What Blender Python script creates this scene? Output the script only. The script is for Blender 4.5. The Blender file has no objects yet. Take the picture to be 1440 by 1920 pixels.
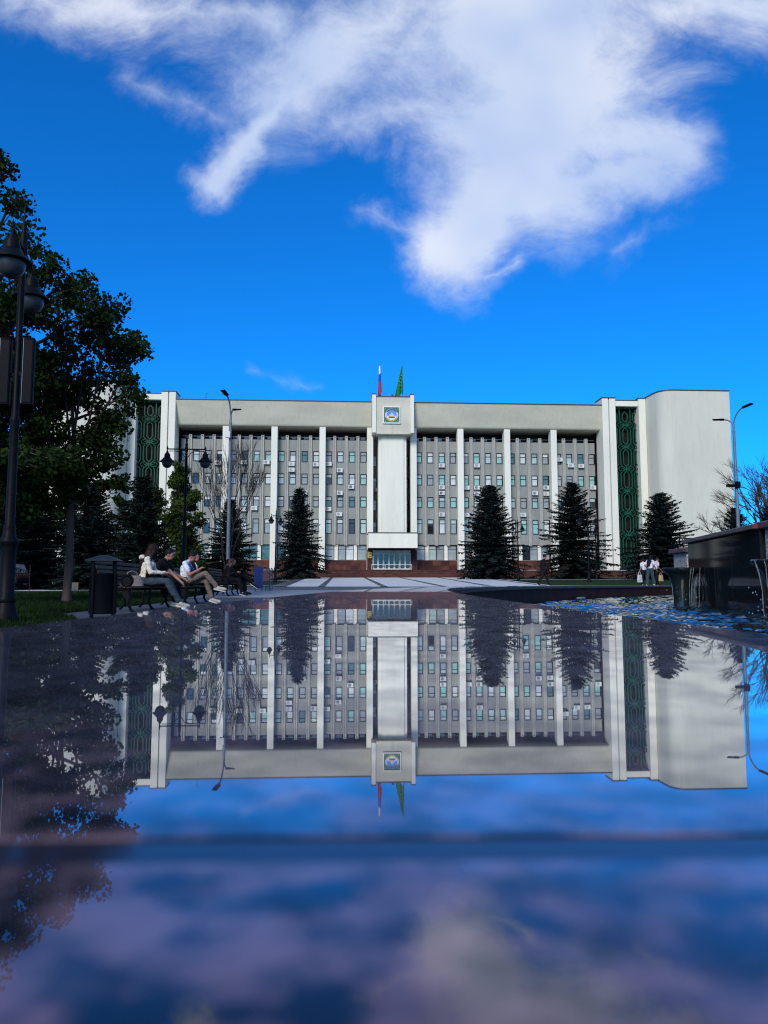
import bpy, bmesh, math, random
import numpy as np
from mathutils import Vector, Matrix, noise
R = math.radians
random.seed(11)
sc = bpy.context.scene
COL = sc.collection
CZ = 0.49                                    # lens height above the plaza

# ------------------------------------------------------------------ camera
cam = bpy.data.cameras.new('camera')
cob = bpy.data.objects.new('camera', cam); COL.objects.link(cob)
cob.location = (0, 0, CZ); cob.rotation_euler = (R(95.54), 0, 0)
cam.sensor_fit = 'VERTICAL'; cam.sensor_height = 36; cam.sensor_width = 27
cam.lens = 1400 / 1920 * 36
cam.clip_start = 0.002; cam.clip_end = 6000
cam.dof.use_dof = True; cam.dof.focus_distance = 40; cam.dof.aperture_fstop = 22
sc.camera = cob
sc.view_settings.view_transform = 'Standard'; sc.view_settings.look = 'None'
sc.view_settings.exposure = 0.0; sc.view_settings.gamma = 1
sc.cycles.use_denoising = True; sc.cycles.pixel_filter_type = 'BLACKMAN_HARRIS'; sc.cycles.filter_width = 1.15
sc.cycles.max_bounces = 8; sc.cycles.caustics_reflective = False; sc.cycles.caustics_refractive = False

TH = R(5.54); F = 1400.0
def ray(u, v):
    a = (u - 720) / F; c = (960 - v) / F
    return a, math.cos(TH) - c * math.sin(TH), math.sin(TH) + c * math.cos(TH)

# ------------------------------------------------------------------ sky and sun
SUN_EL, SUN_AZ = 30, 198                     # compass degrees clockwise from the view direction
world = bpy.data.worlds.new('World'); sc.world = world; world.use_nodes = True
WT = world.node_tree; WT.nodes.clear()
def node(tree, typ, **kw):
    n = tree.nodes.new(typ)
    for k, v in kw.items(): setattr(n, k, v)
    return n
def put(tree, sock, val):
    if isinstance(val, bpy.types.NodeSocket): tree.links.new(val, sock)
    elif val is not None: sock.default_value = val
def mth(tree, op, a, b=None, c=None, clamp=False):
    n = node(tree, 'ShaderNodeMath', operation=op); n.use_clamp = clamp
    put(tree, n.inputs[0], a); put(tree, n.inputs[1], b); put(tree, n.inputs[2], c)
    return n.outputs[0]
def vmth(tree, op, a, b=None, s=None):
    n = node(tree, 'ShaderNodeVectorMath', operation=op)
    put(tree, n.inputs[0], a); put(tree, n.inputs[1], b)
    if s is not None: put(tree, n.inputs[3], s)
    return n.outputs['Value'] if op in ('LENGTH', 'DOT_PRODUCT') else n.outputs[0]
def sstep(tree, lo, hi, x):
    n = node(tree, 'ShaderNodeMapRange', interpolation_type='SMOOTHSTEP')
    put(tree, n.inputs[0], x); n.inputs[1].default_value = lo; n.inputs[2].default_value = hi
    return n.outputs[0]
def wnoise(vec, scale, detail, rough=.55, dist=0):
    n = node(WT, 'ShaderNodeTexNoise'); put(WT, n.inputs['Vector'], vec)
    n.inputs['Scale'].default_value = scale; n.inputs['Detail'].default_value = detail
    n.inputs['Roughness'].default_value = rough; n.inputs['Distortion'].default_value = dist
    return n
def mixc(tree, f, a, b, blend='MIX'):
    n = node(tree, 'ShaderNodeMix', data_type='RGBA', blend_type=blend)
    put(tree, n.inputs[0], f)
    for s, v in ((n.inputs[6], a), (n.inputs[7], b)):
        if isinstance(v, tuple) and len(v) == 3: v = v + (1,)
        put(tree, s, v)
    return n.outputs[2]

tc = node(WT, 'ShaderNodeTexCoord').outputs['Generated']
sky = node(WT, 'ShaderNodeTexSky', sky_type='NISHITA')
sky.sun_disc = False; sky.sun_elevation = R(SUN_EL); sky.sun_rotation = R(SUN_AZ)
sky.altitude = 300; sky.air_density = 1.0; sky.dust_density = 0.2; sky.ozone_density = 4.0
SKYC = mixc(WT, 1.0, sky.outputs[0], (0.06, 0.97, 1.95), 'MULTIPLY')
sp = node(WT, 'ShaderNodeSeparateXYZ'); WT.links.new(tc, sp.inputs[0])
dx, dy, dz = sp.outputs
ysafe = mth(WT, 'MAXIMUM', dy, 0.08)
a_ = mth(WT, 'DIVIDE', dx, ysafe); b_ = mth(WT, 'DIVIDE', dz, ysafe)
cmb = node(WT, 'ShaderNodeCombineXYZ'); WT.links.new(a_, cmb.inputs[0]); WT.links.new(b_, cmb.inputs[1])
P0 = cmb.outputs[0]
w1 = wnoise(P0, 2.6, 4, .55); w2 = wnoise(P0, 9, 7, .62)
w1v = vmth(WT, 'SCALE', vmth(WT, 'SUBTRACT', w1.outputs['Color'], (.5, .5, .5)), s=.13)
w2v = vmth(WT, 'SCALE', vmth(WT, 'SUBTRACT', w2.outputs['Color'], (.5, .5, .5)), s=.075)
PW = vmth(WT, 'ADD', vmth(WT, 'ADD', P0, w1v), w2v)
PW = vmth(WT, 'MULTIPLY', PW, (1, 1, 0))
mpn = node(WT, 'ShaderNodeMapping'); WT.links.new(vmth(WT, 'ADD', P0, w1v), mpn.inputs[0])      # fibres drawn out along the wind
mpn.inputs['Rotation'].default_value = (0, 0, R(-42)); mpn.inputs['Scale'].default_value = (.85, 1.15, 1)
CLOUDS = [  # two ends and radius in photo pixels of the sky in view, weight
    (1000, -150, 990, 60, 400, 1.25), (1010, 110, 985, 290, 265, 1.25), (960, 310, 850, 480, 135, 1.15),
    (1040, 235, 1250, 290, 118, .95), (740, 20, 520, 190, 175, .72), (520, 190, 390, 345, 66, .9),
    (40, -30, 500, 60, 130, .58), (1250, 0, 1520, 0, 130, .66), (845, 535, 985, 495, 44, .6),
    (470, 705, 590, 725, 20, .22), (240, 150, 420, 230, 44, .30), (690, 395, 790, 440, 50, .3), (1150, 470, 1240, 400, 34, .28),
    (640, 210, 900, 210, 95, .55), (1000, 335, 1190, 315, 112, .9)]
val = None
for u0, v0, u1, v1, r, wt in CLOUDS:
    def ab(u, v):
        q = ray(u, v); return Vector((q[0] / q[1], q[2] / q[1], 0))
    A, B = ab(u0, v0), ab(u1, v1); D = B - A; L2 = D.length_squared
    pa = vmth(WT, 'SUBTRACT', PW, tuple(A))
    t = mth(WT, 'DIVIDE', vmth(WT, 'DOT_PRODUCT', pa, tuple(D)), L2, clamp=True)
    off = vmth(WT, 'SUBTRACT', pa, vmth(WT, 'SCALE', tuple(D), s=t))
    d = vmth(WT, 'LENGTH', off)
    e = mth(WT, 'MULTIPLY', mth(WT, 'SUBTRACT', 1.0, mth(WT, 'DIVIDE', d, r / F)), wt)
    val = e if val is None else mth(WT, 'SMOOTH_MAX', val, e, .12)
front = sstep(WT, .12, .3, dy)
fbm = wnoise(mpn.outputs[0], 6.5, 13, .67, .4)
fb = mth(WT, 'SUBTRACT', fbm.outputs['Fac'], .5)
dens = sstep(WT, -.06, .84, mth(WT, 'ADD', val, mth(WT, 'MULTIPLY', fb, 1.25)))
dens = mth(WT, 'MULTIPLY', mth(WT, 'POWER', dens, 1.3), front)
gn = wnoise(tc, 2.6, 7, .6, .6)                       # the rest of the sky: broken cloud as overhead in view
gd = sstep(WT, .40, .66, gn.outputs['Fac'])
outf = mth(WT, 'MAXIMUM', sstep(WT, .62, .80, dz), sstep(WT, .45, .1, dy))
gd = mth(WT, 'MULTIPLY', mth(WT, 'MULTIPLY', gd, outf), .9)
dens = mth(WT, 'MAXIMUM', dens, gd)
shade = sstep(WT, .25, .75, wnoise(vmth(WT, 'ADD', P0, w1v), 3.0, 3, .5).outputs['Fac'])
cc = mixc(WT, shade, (4.9, 6.3, 9.2), (9.3, 9.6, 10.3))
skyc = mixc(WT, mth(WT, 'MULTIPLY', dens, .87), SKYC, cc)
bg = node(WT, 'ShaderNodeBackground'); WT.links.new(skyc, bg.inputs[0]); bg.inputs[1].default_value = 0.1
wo = node(WT, 'ShaderNodeOutputWorld'); WT.links.new(bg.outputs[0], wo.inputs[0])

sun = bpy.data.lights.new('sun', 'SUN'); sun.energy = 2.75; sun.angle = R(20); sun.color = (1, .93, .80)
world.cycles.sampling_method = 'MANUAL'; world.cycles.sample_map_resolution = 512
sob = bpy.data.objects.new('sun', sun); COL.objects.link(sob); sob.location = (0, -30, 60)
az = R(SUN_AZ); el = R(SUN_EL)
sdir = Vector((math.sin(az) * math.cos(el), math.cos(az) * math.cos(el), math.sin(el)))
sob.rotation_euler = (-sdir).to_track_quat('-Z', 'Y').to_euler()

# ------------------------------------------------------------------ helpers
def ground(x, y):
    t = min(max((y - 20) / 85, 0), 1)
    w = min(max((x + 20) / 11, 0), 1); w = .22 + .78 * w * w * (3 - 2 * w)
    return 1.49 * t * w

class MB:
    def __init__(s): s.v = []; s.f = []; s.m = []
    def add(s, vs, fs, mi=0):
        o = len(s.v); s.v += [tuple(p) for p in vs]; s.f += [[i + o for i in f] for f in fs]; s.m += [mi] * len(fs)
    def box(s, x0, x1, y0, y1, z0, z1, mi=0, M=None):
        vs = [Vector((x, y, z)) for z in (z0, z1) for y in (y0, y1) for x in (x0, x1)]
        if M is not None: vs = [M @ p for p in vs]
        s.add(vs, [(0, 2, 3, 1), (4, 5, 7, 6), (0, 1, 5, 4), (2, 6, 7, 3), (0, 4, 6, 2), (1, 3, 7, 5)], mi)
    def bbox(s, x0, x1, y0, y1, z0, z1, b=.01, mi=0, M=None):     # box with chamfered edges
        vs = []; ids = {}
        for ix, iy, iz in [(i, j, k) for i in (0, 1) for j in (0, 1) for k in (0, 1)]:
            p = [(x0, x1)[ix], (y0, y1)[iy], (z0, z1)[iz]]; sg = [(1, -1)[ix], (1, -1)[iy], (1, -1)[iz]]
            for ax in range(3):
                q = [p[a] + (0 if a == ax else sg[a] * b) for a in range(3)]
                ids[ix, iy, iz, ax] = len(vs); vs.append(Vector(q))
        fs = []
        for ax in range(3):
            o1, o2 = [a for a in range(3) if a != ax]
            for sd in (0, 1):
                loop = []
                for c1, c2 in ((0, 0), (1, 0), (1, 1), (0, 1)):
                    k = [0, 0, 0]; k[ax] = sd; k[o1] = c1; k[o2] = c2; loop.append(ids[k[0], k[1], k[2], ax])
                fs.append(loop)
        for ax in range(3):
            o1, o2 = [a for a in range(3) if a != ax]
            for c1 in (0, 1):
                for c2 in (0, 1):
                    k0 = [0] * 3; k0[o1] = c1; k0[o2] = c2; k1 = list(k0); k1[ax] = 1
                    fs.append([ids[(*k0, o1)], ids[(*k0, o2)], ids[(*k1, o2)], ids[(*k1, o1)]])
        for ix in (0, 1):
            for iy in (0, 1):
                for iz in (0, 1): fs.append([ids[ix, iy, iz, a] for a in range(3)])
        if M is not None: vs = [M @ p for p in vs]
        s.add(vs, fs, mi)
    def tube(s, pts, rad, n=8, mi=0, cap=True):
        pts = [Vector(p) for p in pts]; k = len(pts)
        if not hasattr(rad, '__len__'): rad = [rad] * k
        vs = []; prev = None
        for i, p in enumerate(pts):
            d = (pts[min(i + 1, k - 1)] - pts[max(i - 1, 0)])
            if d.length < 1e-9: d = Vector((0, 0, 1))
            d.normalize()
            if prev is None:
                up = Vector((0, 0, 1)) if abs(d.z) < .9 else Vector((1, 0, 0))
                a = d.cross(up).normalized()
            else:
                a = prev - d * prev.dot(d)
                a = a.normalized() if a.length > 1e-6 else d.orthogonal().normalized()
            prev = a; b = d.cross(a)
            vs += [p + (a * math.cos(2 * math.pi * j / n) + b * math.sin(2 * math.pi * j / n)) * rad[i] for j in range(n)]
        fs = [(i * n + j, i * n + (j + 1) % n, (i + 1) * n + (j + 1) % n, (i + 1) * n + j) for i in range(k - 1) for j in range(n)]
        if cap: fs += [tuple(range(n - 1, -1, -1)), tuple((k - 1) * n + j for j in range(n))]
        s.add(vs, fs, mi)
    def lathe(s, prof, n=20, c=(0, 0, 0), mi=0, cap=True):
        vs = [(c[0] + r * math.cos(2 * math.pi * j / n), c[1] + r * math.sin(2 * math.pi * j / n), c[2] + z) for r, z in prof for j in range(n)]
        k = len(prof)
        fs = [(i * n + j, i * n + (j + 1) % n, (i + 1) * n + (j + 1) % n, (i + 1) * n + j) for i in range(k - 1) for j in range(n)]
        if cap: fs += [tuple(range(n - 1, -1, -1)), tuple((k - 1) * n + j for j in range(n))]
        s.add(vs, fs, mi)
    def prism(s, poly, axis, a0, a1, mi=0, M=None):      # poly of 2-D points swept along an axis ('x','y','z')
        n = len(poly)
        def P(p, a):
            q = {'x': (a, p[0], p[1]), 'y': (p[0], a, p[1]), 'z': (p[0], p[1], a)}[axis]
            return M @ Vector(q) if M is not None else Vector(q)
        vs = [P(p, a0) for p in poly] + [P(p, a1) for p in poly]
        fs = [(i, (i + 1) % n, n + (i + 1) % n, n + i) for i in range(n)] + [tuple(range(n - 1, -1, -1)), tuple(range(n, 2 * n))]
        s.add(vs, fs, mi)
    def ell(s, c, r, M=None, nu=12, nv=8, mi=0):
        vs = []
        for i in range(nv + 1):
            ph = math.pi * i / nv
            for j in range(nu):
                t = 2 * math.pi * j / nu
                p = Vector((r[0] * math.sin(ph) * math.cos(t), r[1] * math.sin(ph) * math.sin(t), r[2] * math.cos(ph)))
                if M is not None: p = M @ p
                vs.append(p + Vector(c))
        fs = [(i * nu + j, (i + 1) * nu + j, (i + 1) * nu + (j + 1) % nu, i * nu + (j + 1) % nu) for i in range(nv) for j in range(nu)]
        s.add(vs, fs, mi)
    keep = False
    def mesh(s, name, mats, smooth=None):
        me = bpy.data.meshes.new(name); me.from_pydata(s.v, [], s.f)
        if not s.keep:                       # consistent outward normals
            bm = bmesh.new(); bm.from_mesh(me); bmesh.ops.recalc_face_normals(bm, faces=bm.faces); bm.to_mesh(me); bm.free()
        for m in (mats if isinstance(mats, (list, tuple)) else [mats]): me.materials.append(m)
        me.polygons.foreach_set('material_index', s.m)
        if smooth is not None:
            me.polygons.foreach_set('use_smooth', [True] * len(s.f))
            if smooth < 180: me.set_sharp_from_angle(angle=R(smooth))
        me.update()
        return me
    def build(s, name, mats, parent=None, loc=None, rz=0, smooth=None):
        return inst(name, s.mesh(name, mats, smooth), parent, loc, rz)

def inst(name, me, parent=None, loc=None, rz=0):
    o = bpy.data.objects.new(name, me); COL.objects.link(o)
    if parent is not None: o.parent = parent
    if loc is not None: o.location = loc
    if rz: o.rotation_euler = (0, 0, rz)
    return o
def thing(name, label, cat, loc=(0, 0, 0), rz=0, group=None):
    o = bpy.data.objects.new(name, None); COL.objects.link(o); o.empty_display_size = .2
    o.location = loc; o.rotation_euler = (0, 0, rz)
    return tag(o, label, cat, group)
def tag(o, label, cat, group=None):
    o['label'] = label; o['category'] = cat
    if group: o['group'] = group
    return o
def struct(o, kind='structure'):
    o['kind'] = kind; return o
def copy_tree(o, parent=None, loc=None, rz=None, scale=None):
    c = o.copy(); COL.objects.link(c); c.parent = parent
    if loc is not None: c.location = loc
    if rz is not None: c.rotation_euler = (0, 0, rz)
    if scale is not None: c.scale = scale if hasattr(scale, '__len__') else (scale,) * 3
    for ch in list(o.children): copy_tree(ch, c)
    return c
def lerp(a, b, t): return a + (b - a) * t
def interp(pts, y):
    if y <= pts[0][1]: return pts[0][0]
    for (x0, y0), (x1, y1) in zip(pts, pts[1:]):
        if y <= y1: return lerp(x0, x1, (y - y0) / (y1 - y0))
    return pts[-1][0]

# ------------------------------------------------------------------ materials
def M(name, col, rough=.6, var=.12, scale=6.0, bump=0.0, metal=0.0, spec=.5, coat=0.0, detail=6, stretch=None, col2=None, bscale=None, streak=0.0):
    m = bpy.data.materials.new(name); m.use_nodes = True; t = m.node_tree
    p = t.nodes['Principled BSDF']
    tcn = node(t, 'ShaderNodeTexCoord'); vec = tcn.outputs['Object']
    if stretch:
        mp = node(t, 'ShaderNodeMapping'); t.links.new(vec, mp.inputs[0]); mp.inputs['Scale'].default_value = stretch; vec = mp.outputs[0]
    nz = node(t, 'ShaderNodeTexNoise'); t.links.new(vec, nz.inputs['Vector'])
    nz.inputs['Scale'].default_value = scale; nz.inputs['Detail'].default_value = detail; nz.inputs['Roughness'].default_value = .62
    c1 = tuple(max(0, c * (1 - var)) for c in col); c2 = col2 or tuple(min(1, c * (1 + var)) for c in col)
    f = sstep(t, .3, .7, nz.outputs['Fac'])
    bc = mixc(t, f, c1, c2)
    if streak:                               # rain streaks running down the wall
        mp2 = node(t, 'ShaderNodeMapping'); t.links.new(tcn.outputs['Object'], mp2.inputs[0]); mp2.inputs['Scale'].default_value = (1.6, 1.6, .10)
        n4 = node(t, 'ShaderNodeTexNoise'); t.links.new(mp2.outputs[0], n4.inputs['Vector']); n4.inputs['Scale'].default_value = 2.2; n4.inputs['Detail'].default_value = 8; n4.inputs['Roughness'].default_value = .7
        bc = mixc(t, mth(t, 'MULTIPLY', sstep(t, .5, .74, n4.outputs['Fac']), streak), bc, tuple(c * .55 for c in col))
    t.links.new(bc, p.inputs['Base Color'])
    p.inputs['Roughness'].default_value = rough; p.inputs['Metallic'].default_value = metal
    p.inputs['Specular IOR Level'].default_value = spec; p.inputs['Coat Weight'].default_value = coat
    if bump:
        b = node(t, 'ShaderNodeBump'); b.inputs['Strength'].default_value = bump; b.inputs['Distance'].default_value = .02
        if bscale:
            nb = node(t, 'ShaderNodeTexNoise'); t.links.new(vec, nb.inputs['Vector']); nb.inputs['Scale'].default_value = bscale; nb.inputs['Detail'].default_value = 4
            t.links.new(nb.outputs['Fac'], b.inputs['Height'])
        else: t.links.new(nz.outputs['Fac'], b.inputs['Height'])
        t.links.new(b.outputs[0], p.inputs['Normal'])
    return m
def leafmat(name, col, var=.45, scale=1.2, trans=.22, rough=.6):
    m = M(name, col, rough, var, scale, spec=.08); t = m.node_tree; p = t.nodes['Principled BSDF']
    tr = node(t, 'ShaderNodeBsdfTranslucent'); src = p.inputs['Base Color'].links[0].from_socket; t.links.new(src, tr.inputs[0])
    mx = node(t, 'ShaderNodeMixShader'); mx.inputs[0].default_value = trans
    t.links.new(p.outputs[0], mx.inputs[1]); t.links.new(tr.outputs[0], mx.inputs[2])
    t.links.new(mx.outputs[0], t.nodes['Material Output'].inputs[0])
    return m

stucco = M('white_stucco', (.79, .77, .655), .75, .05, .35, .12, detail=8, stretch=(1, 1, .35), streak=0.28, bscale=30)
stucco_grey = M('grey_streaked_stucco', (.60, .58, .46), .8, .09, .5, .12, detail=8, stretch=(.35, 1, 1), streak=0.4, bscale=30)  # darker stucco: shade of the leaning parapet put into its colour, plus rain streaks
stucco_wing = M('pale_wing_stucco', (.63, .625, .52), .8, .06, .3, .12, detail=8, stretch=(1, 1, .35), streak=0.25, bscale=30)
panelgrey = M('grey_concrete_panel', (.268, .276, .250), .75, .12, .7, .1, detail=8, stretch=(1, 1, .3), streak=0.4, bscale=40)
fingrey = M('light_grey_concrete', (.40, .40, .36), .7, .1, 1.0, .08)
redgran = M('red_granite', (.105, .036, .028), .6, .4, 1.4, .05, detail=9, spec=.2)
redgran2 = M('red_granite_dark', (.062, .023, .019), .6, .35, 1.0, .05, detail=9, spec=.2)
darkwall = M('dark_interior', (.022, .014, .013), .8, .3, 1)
rooftar = M('dark_flashing', (.035, .05, .06), .5, .2, 2)
framemat = M('dark_window_frame', (.010, .013, .014), .6, .2, 3, spec=.2)
whiteframe = M('white_window_frame', (.80, .80, .76), .5, .06, 3)
def panemat(name, col, rough=.06, spec=.8):
    m = M(name, col, rough, .14, 1.1, 0.0, spec=spec, coat=.6); m.node_tree.nodes['Principled BSDF'].inputs['Coat Roughness'].default_value = .03
    return m
PANES = [panemat('glass_mint', (.27, .50, .44)), panemat('glass_white_blind', (.60, .63, .61)), panemat('glass_grey_blind', (.28, .31, .31)),
         panemat('glass_teal', (.06, .15, .15)), panemat('glass_dark', (.012, .016, .018)), panemat('glass_pale', (.42, .53, .50))]
greenpaint = M('green_enamel', (.004, .080, .046), .5, .25, 2, coat=.0, spec=.2)
blackiron = M('black_iron', (.003, .004, .006), .5, .3, 8, spec=.10)
steel = M('galvanised_steel', (.15, .18, .20), .5, .15, 6, metal=.35)
darkplastic = M('dark_grey_plastic', (.003, .004, .006), .6, .2, 6, spec=.05)
acwhite = M('air_conditioner_white', (.66, .67, .64), .45, .06, 4)
acdark = M('fan_grille_dark', (.03, .032, .034), .5, .2, 8)
milky = M('frosted_globe', (.035, .045, .055), .35, .1, 3, coat=.0, spec=.3)
wood = M('brown_bench_wood', (.030, .014, .011), .6, .35, 3, .1, spec=.25, stretch=(1, 12, 12))
barkm = M('brown_bark', (.045, .034, .026), .9, .4, 5, .4, stretch=(1, 1, .25))
barkdark = M('dark_bark', (.022, .018, .015), .9, .4, 5, .3)
twigm = M('grey_twig_bark', (.060, .048, .038), .9, .3, 4)
mapleleaf = leafmat('maple_leaf', (.014, .032, .006), .55, .9)
yleaf = leafmat('young_yellow_green_leaf', (.040, .060, .010), .5, 1.0)
needles = leafmat('spruce_needles', (.020, .034, .030), .5, 1.3, .06, .8)
needles_d = leafmat('fir_needles', (.018, .030, .022), .5, 1.3, .06, .8)
grassm = leafmat('grass_blade', (.009, .024, .004), .5, .8, .2)
lawnm = M('lawn_soil_and_grass', (.012, .026, .006), .95, .45, 1.5, .3, detail=9, spec=.1)
gold = M('gold_plate', (.75, .50, .10), .3, .1, 4, metal=.75)
goldpaint = M('gold_paint', (.55, .36, .06), .5, .15, 4)
pebble = M('pebbledash', (.17, .17, .16), .85, .4, 46, .6, col2=(.50, .50, .47), detail=3)
brickcap = M('brown_red_granite_cap', (.085, .045, .040), .4, .35, 9, .1)

def pavemat(name, col, bw, bh, mortar, rough=.7, var=.18):
    m = bpy.data.materials.new(name); m.use_nodes = True; t = m.node_tree; p = t.nodes['Principled BSDF']
    tcn = node(t, 'ShaderNodeTexCoord'); br = node(t, 'ShaderNodeTexBrick'); t.links.new(tcn.outputs['Object'], br.inputs['Vector'])
    br.inputs['Color1'].default_value = (*[c * (1 - var) for c in col], 1); br.inputs['Color2'].default_value = (*[c * (1 + var) for c in col], 1)
    br.inputs['Mortar'].default_value = (*[c * .45 for c in col], 1); br.inputs['Scale'].default_value = 1
    br.inputs['Mortar Size'].default_value = mortar; br.inputs['Brick Width'].default_value = bw; br.inputs['Row Height'].default_value = bh
    nz = node(t, 'ShaderNodeTexNoise'); nz.inputs['Scale'].default_value = .8; nz.inputs['Detail'].default_value = 8; t.links.new(tcn.outputs['Object'], nz.inputs['Vector'])
    t.links.new(mixc(t, .5, br.outputs[0], mixc(t, nz.outputs['Fac'], tuple(c * .6 for c in col), tuple(c * 1.3 for c in col))), p.inputs['Base Color'])
    p.inputs['Roughness'].default_value = rough
    return m
asphalt = pavemat('dark_grey_paving', (.055, .06, .068), .3, .15, .012, .6)
lightpave = pavemat('light_grey_paving', (.58, .60, .60), .6, .6, .015, .55, .08)
darkstripe = pavemat('charcoal_paving', (.035, .042, .05), .6, .3, .012, .6)
midpave = pavemat('mid_grey_paving', (.24, .26, .28), .4, .2, .012, .55)

# polished granite of the pool rim: dark pinkish grains under a mirror polish
def granite():
    m = bpy.data.materials.new('polished_granite'); m.use_nodes = True; t = m.node_tree; p = t.nodes['Principled BSDF']
    tcn = node(t, 'ShaderNodeTexCoord').outputs['Object']
    n1 = node(t, 'ShaderNodeTexNoise'); t.links.new(tcn, n1.inputs['Vector']); n1.inputs['Scale'].default_value = 150; n1.inputs['Detail'].default_value = 3
    n2 = node(t, 'ShaderNodeTexNoise'); t.links.new(tcn, n2.inputs['Vector']); n2.inputs['Scale'].default_value = 330; n2.inputs['Detail'].default_value = 3
    n3 = node(t, 'ShaderNodeTexNoise'); t.links.new(tcn, n3.inputs['Vector']); n3.inputs['Scale'].default_value = 110; n3.inputs['Detail'].default_value = 2
    c = mixc(t, sstep(t, .38, .66, n1.outputs['Fac']), (.006, .006, .009), (.190, .124, .150))
    c = mixc(t, mth(t, 'MULTIPLY', sstep(t, .5, .7, n2.outputs['Fac']), .55), c, (.060, .048, .062))
    t.links.new(c, p.inputs['Base Color'])
    p.inputs['Roughness'].default_value = .75; p.inputs['Specular IOR Level'].default_value = 0
    gl = node(t, 'ShaderNodeBsdfGlossy'); gl.inputs['Roughness'].default_value = .012
    gcol = mixc(t, sstep(t, .35, .68, n3.outputs['Fac']), (.70, .69, .71), (.99, .98, .985)); t.links.new(gcol, gl.inputs[0])
    gb = node(t, 'ShaderNodeBsdfGlossy'); gb.inputs['Roughness'].default_value = .36; gb.inputs[0].default_value = (.90, .74, .72, 1)   # film of dust and worn polish
    bp = node(t, 'ShaderNodeBump'); bp.inputs['Strength'].default_value = .02; bp.inputs['Distance'].default_value = .001
    nb = node(t, 'ShaderNodeTexNoise'); t.links.new(tcn, nb.inputs['Vector']); nb.inputs['Scale'].default_value = 14; nb.inputs['Detail'].default_value = 1
    t.links.new(nb.outputs['Fac'], bp.inputs['Height']); t.links.new(bp.outputs[0], gl.inputs['Normal'])
    lw = node(t, 'ShaderNodeLayerWeight'); lw.inputs['Blend'].default_value = .5      # polish: reflectance rising towards grazing
    refl = mth(t, 'MINIMUM', mth(t, 'MULTIPLY', mth(t, 'POWER', lw.outputs['Facing'], 4.0), 1.75), .95)
    mx = node(t, 'ShaderNodeMixShader'); t.links.new(refl, mx.inputs[0])
    mg = node(t, 'ShaderNodeMixShader'); t.links.new(mth(t, 'MULTIPLY_ADD', sstep(t, .3, .7, n3.outputs['Fac']), -.10, .165), mg.inputs[0]); t.links.new(gl.outputs[0], mg.inputs[1]); t.links.new(gb.outputs[0], mg.inputs[2])
    t.links.new(p.outputs[0], mx.inputs[1]); t.links.new(mg.outputs[0], mx.inputs[2])
    t.links.new(mx.outputs[0], t.nodes['Material Output'].inputs[0])
    return m
rimgran = granite()
poolwall = M('pool_wall_granite', (.030, .009, .006), .7, .4, 3, .05, spec=.05)
def polished(name, col, ior, rough=.02):
    m = M(name, col, .6, .35, 20, spec=0); t = m.node_tree; p = t.nodes['Principled BSDF']
    gl = node(t, 'ShaderNodeBsdfGlossy'); gl.inputs['Roughness'].default_value = rough
    fr = node(t, 'ShaderNodeFresnel'); fr.inputs['IOR'].default_value = ior
    mx = node(t, 'ShaderNodeMixShader'); t.links.new(fr.outputs[0], mx.inputs[0])
    t.links.new(p.outputs[0], mx.inputs[1]); t.links.new(gl.outputs[0], mx.inputs[2])
    t.links.new(mx.outputs[0], t.nodes['Material Output'].inputs[0])
    return m
grout = polished('dark_grout', (.030, .026, .038), 1.85, .10)
blackgran = polished('black_polished_granite', (.013, .016, .019), 1.16, .05)
bronze = polished('wet_dark_bronze', (.010, .016, .018), 1.7, .15)
watermat = polished('pool_water', (.006, .016, .022), 1.5, .03)
def waterglass():
    m = bpy.data.materials.new('falling_water'); m.use_nodes = True; p = m.node_tree.nodes['Principled BSDF']
    p.inputs['Base Color'].default_value = (.75, .88, .95, 1); p.inputs['Roughness'].default_value = .08
    p.inputs['Transmission Weight'].default_value = .85; p.inputs['IOR'].default_value = 1.33
    return m
fallwater = waterglass()

# ------------------------------------------------------------------ ground
def strip(name, mat, y0, y1, fx0, fx1, off, ny=40, nx=8, kind='structure'):
    b = MB(); vs = []
    for i in range(ny + 1):
        y = lerp(y0, y1, i / ny); x0, x1 = fx0(y), fx1(y)
        for j in range(nx + 1):
            x = lerp(x0, x1, j / nx); vs.append((x, y, ground(x, y) + off))
    w = nx + 1; b.keep = True
    b.add(vs, [(i * w + j, i * w + j + 1, (i + 1) * w + j + 1, (i + 1) * w + j) for i in range(ny) for j in range(nx)])
    return struct(b.build(name, mat, smooth=180), kind)
gx = [-2500, -400, -120] + [x * 2.0 for x in range(-45, 46)] + [120, 400, 2500]
gy = [-2500, -300, -60, -20, 0] + [y * 2.0 + 4 for y in range(0, 56)] + [130, 200, 500, 3000]
b = MB(); b.keep = True; w = len(gx)
b.add([(x, y, ground(x, y)) for y in gy for x in gx], [(i * w + j, i * w + j + 1, (i + 1) * w + j + 1, (i + 1) * w + j) for i in range(len(gy) - 1) for j in range(w - 1)])
struct(b.build('ground', asphalt, smooth=180))
EDGE = [(-2.5, 2), (-2.9, 6), (-3.35, 8.5), (-4.15, 10.5), (-5.25, 12.2), (-5.55, 16), (-6.15, 26), (-6.9, 36), (-7.4, 40)]
lawn_edge = lambda y: interp(EDGE, y)
strip('lawn', lawnm, -6, 31, lambda y: -60, lambda y: lawn_edge(y) - .12, .012, 60, 24)
strip('kerb', lightpave, 31, 31.25, lambda y: -60, lambda y: -6.7, .03, 1, 20)
strip('lawn', lawnm, 31.25, 44, lambda y: -60, lambda y: lawn_edge(y) - .12, .012, 14, 20)
strip('path', lightpave, 44, 53, lambda y: -70, lambda y: -12.5, .016, 6, 24)
strip('lawn', lawnm, 55, 98, lambda y: -70, lambda y: -16, .012, 20, 24)
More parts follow.
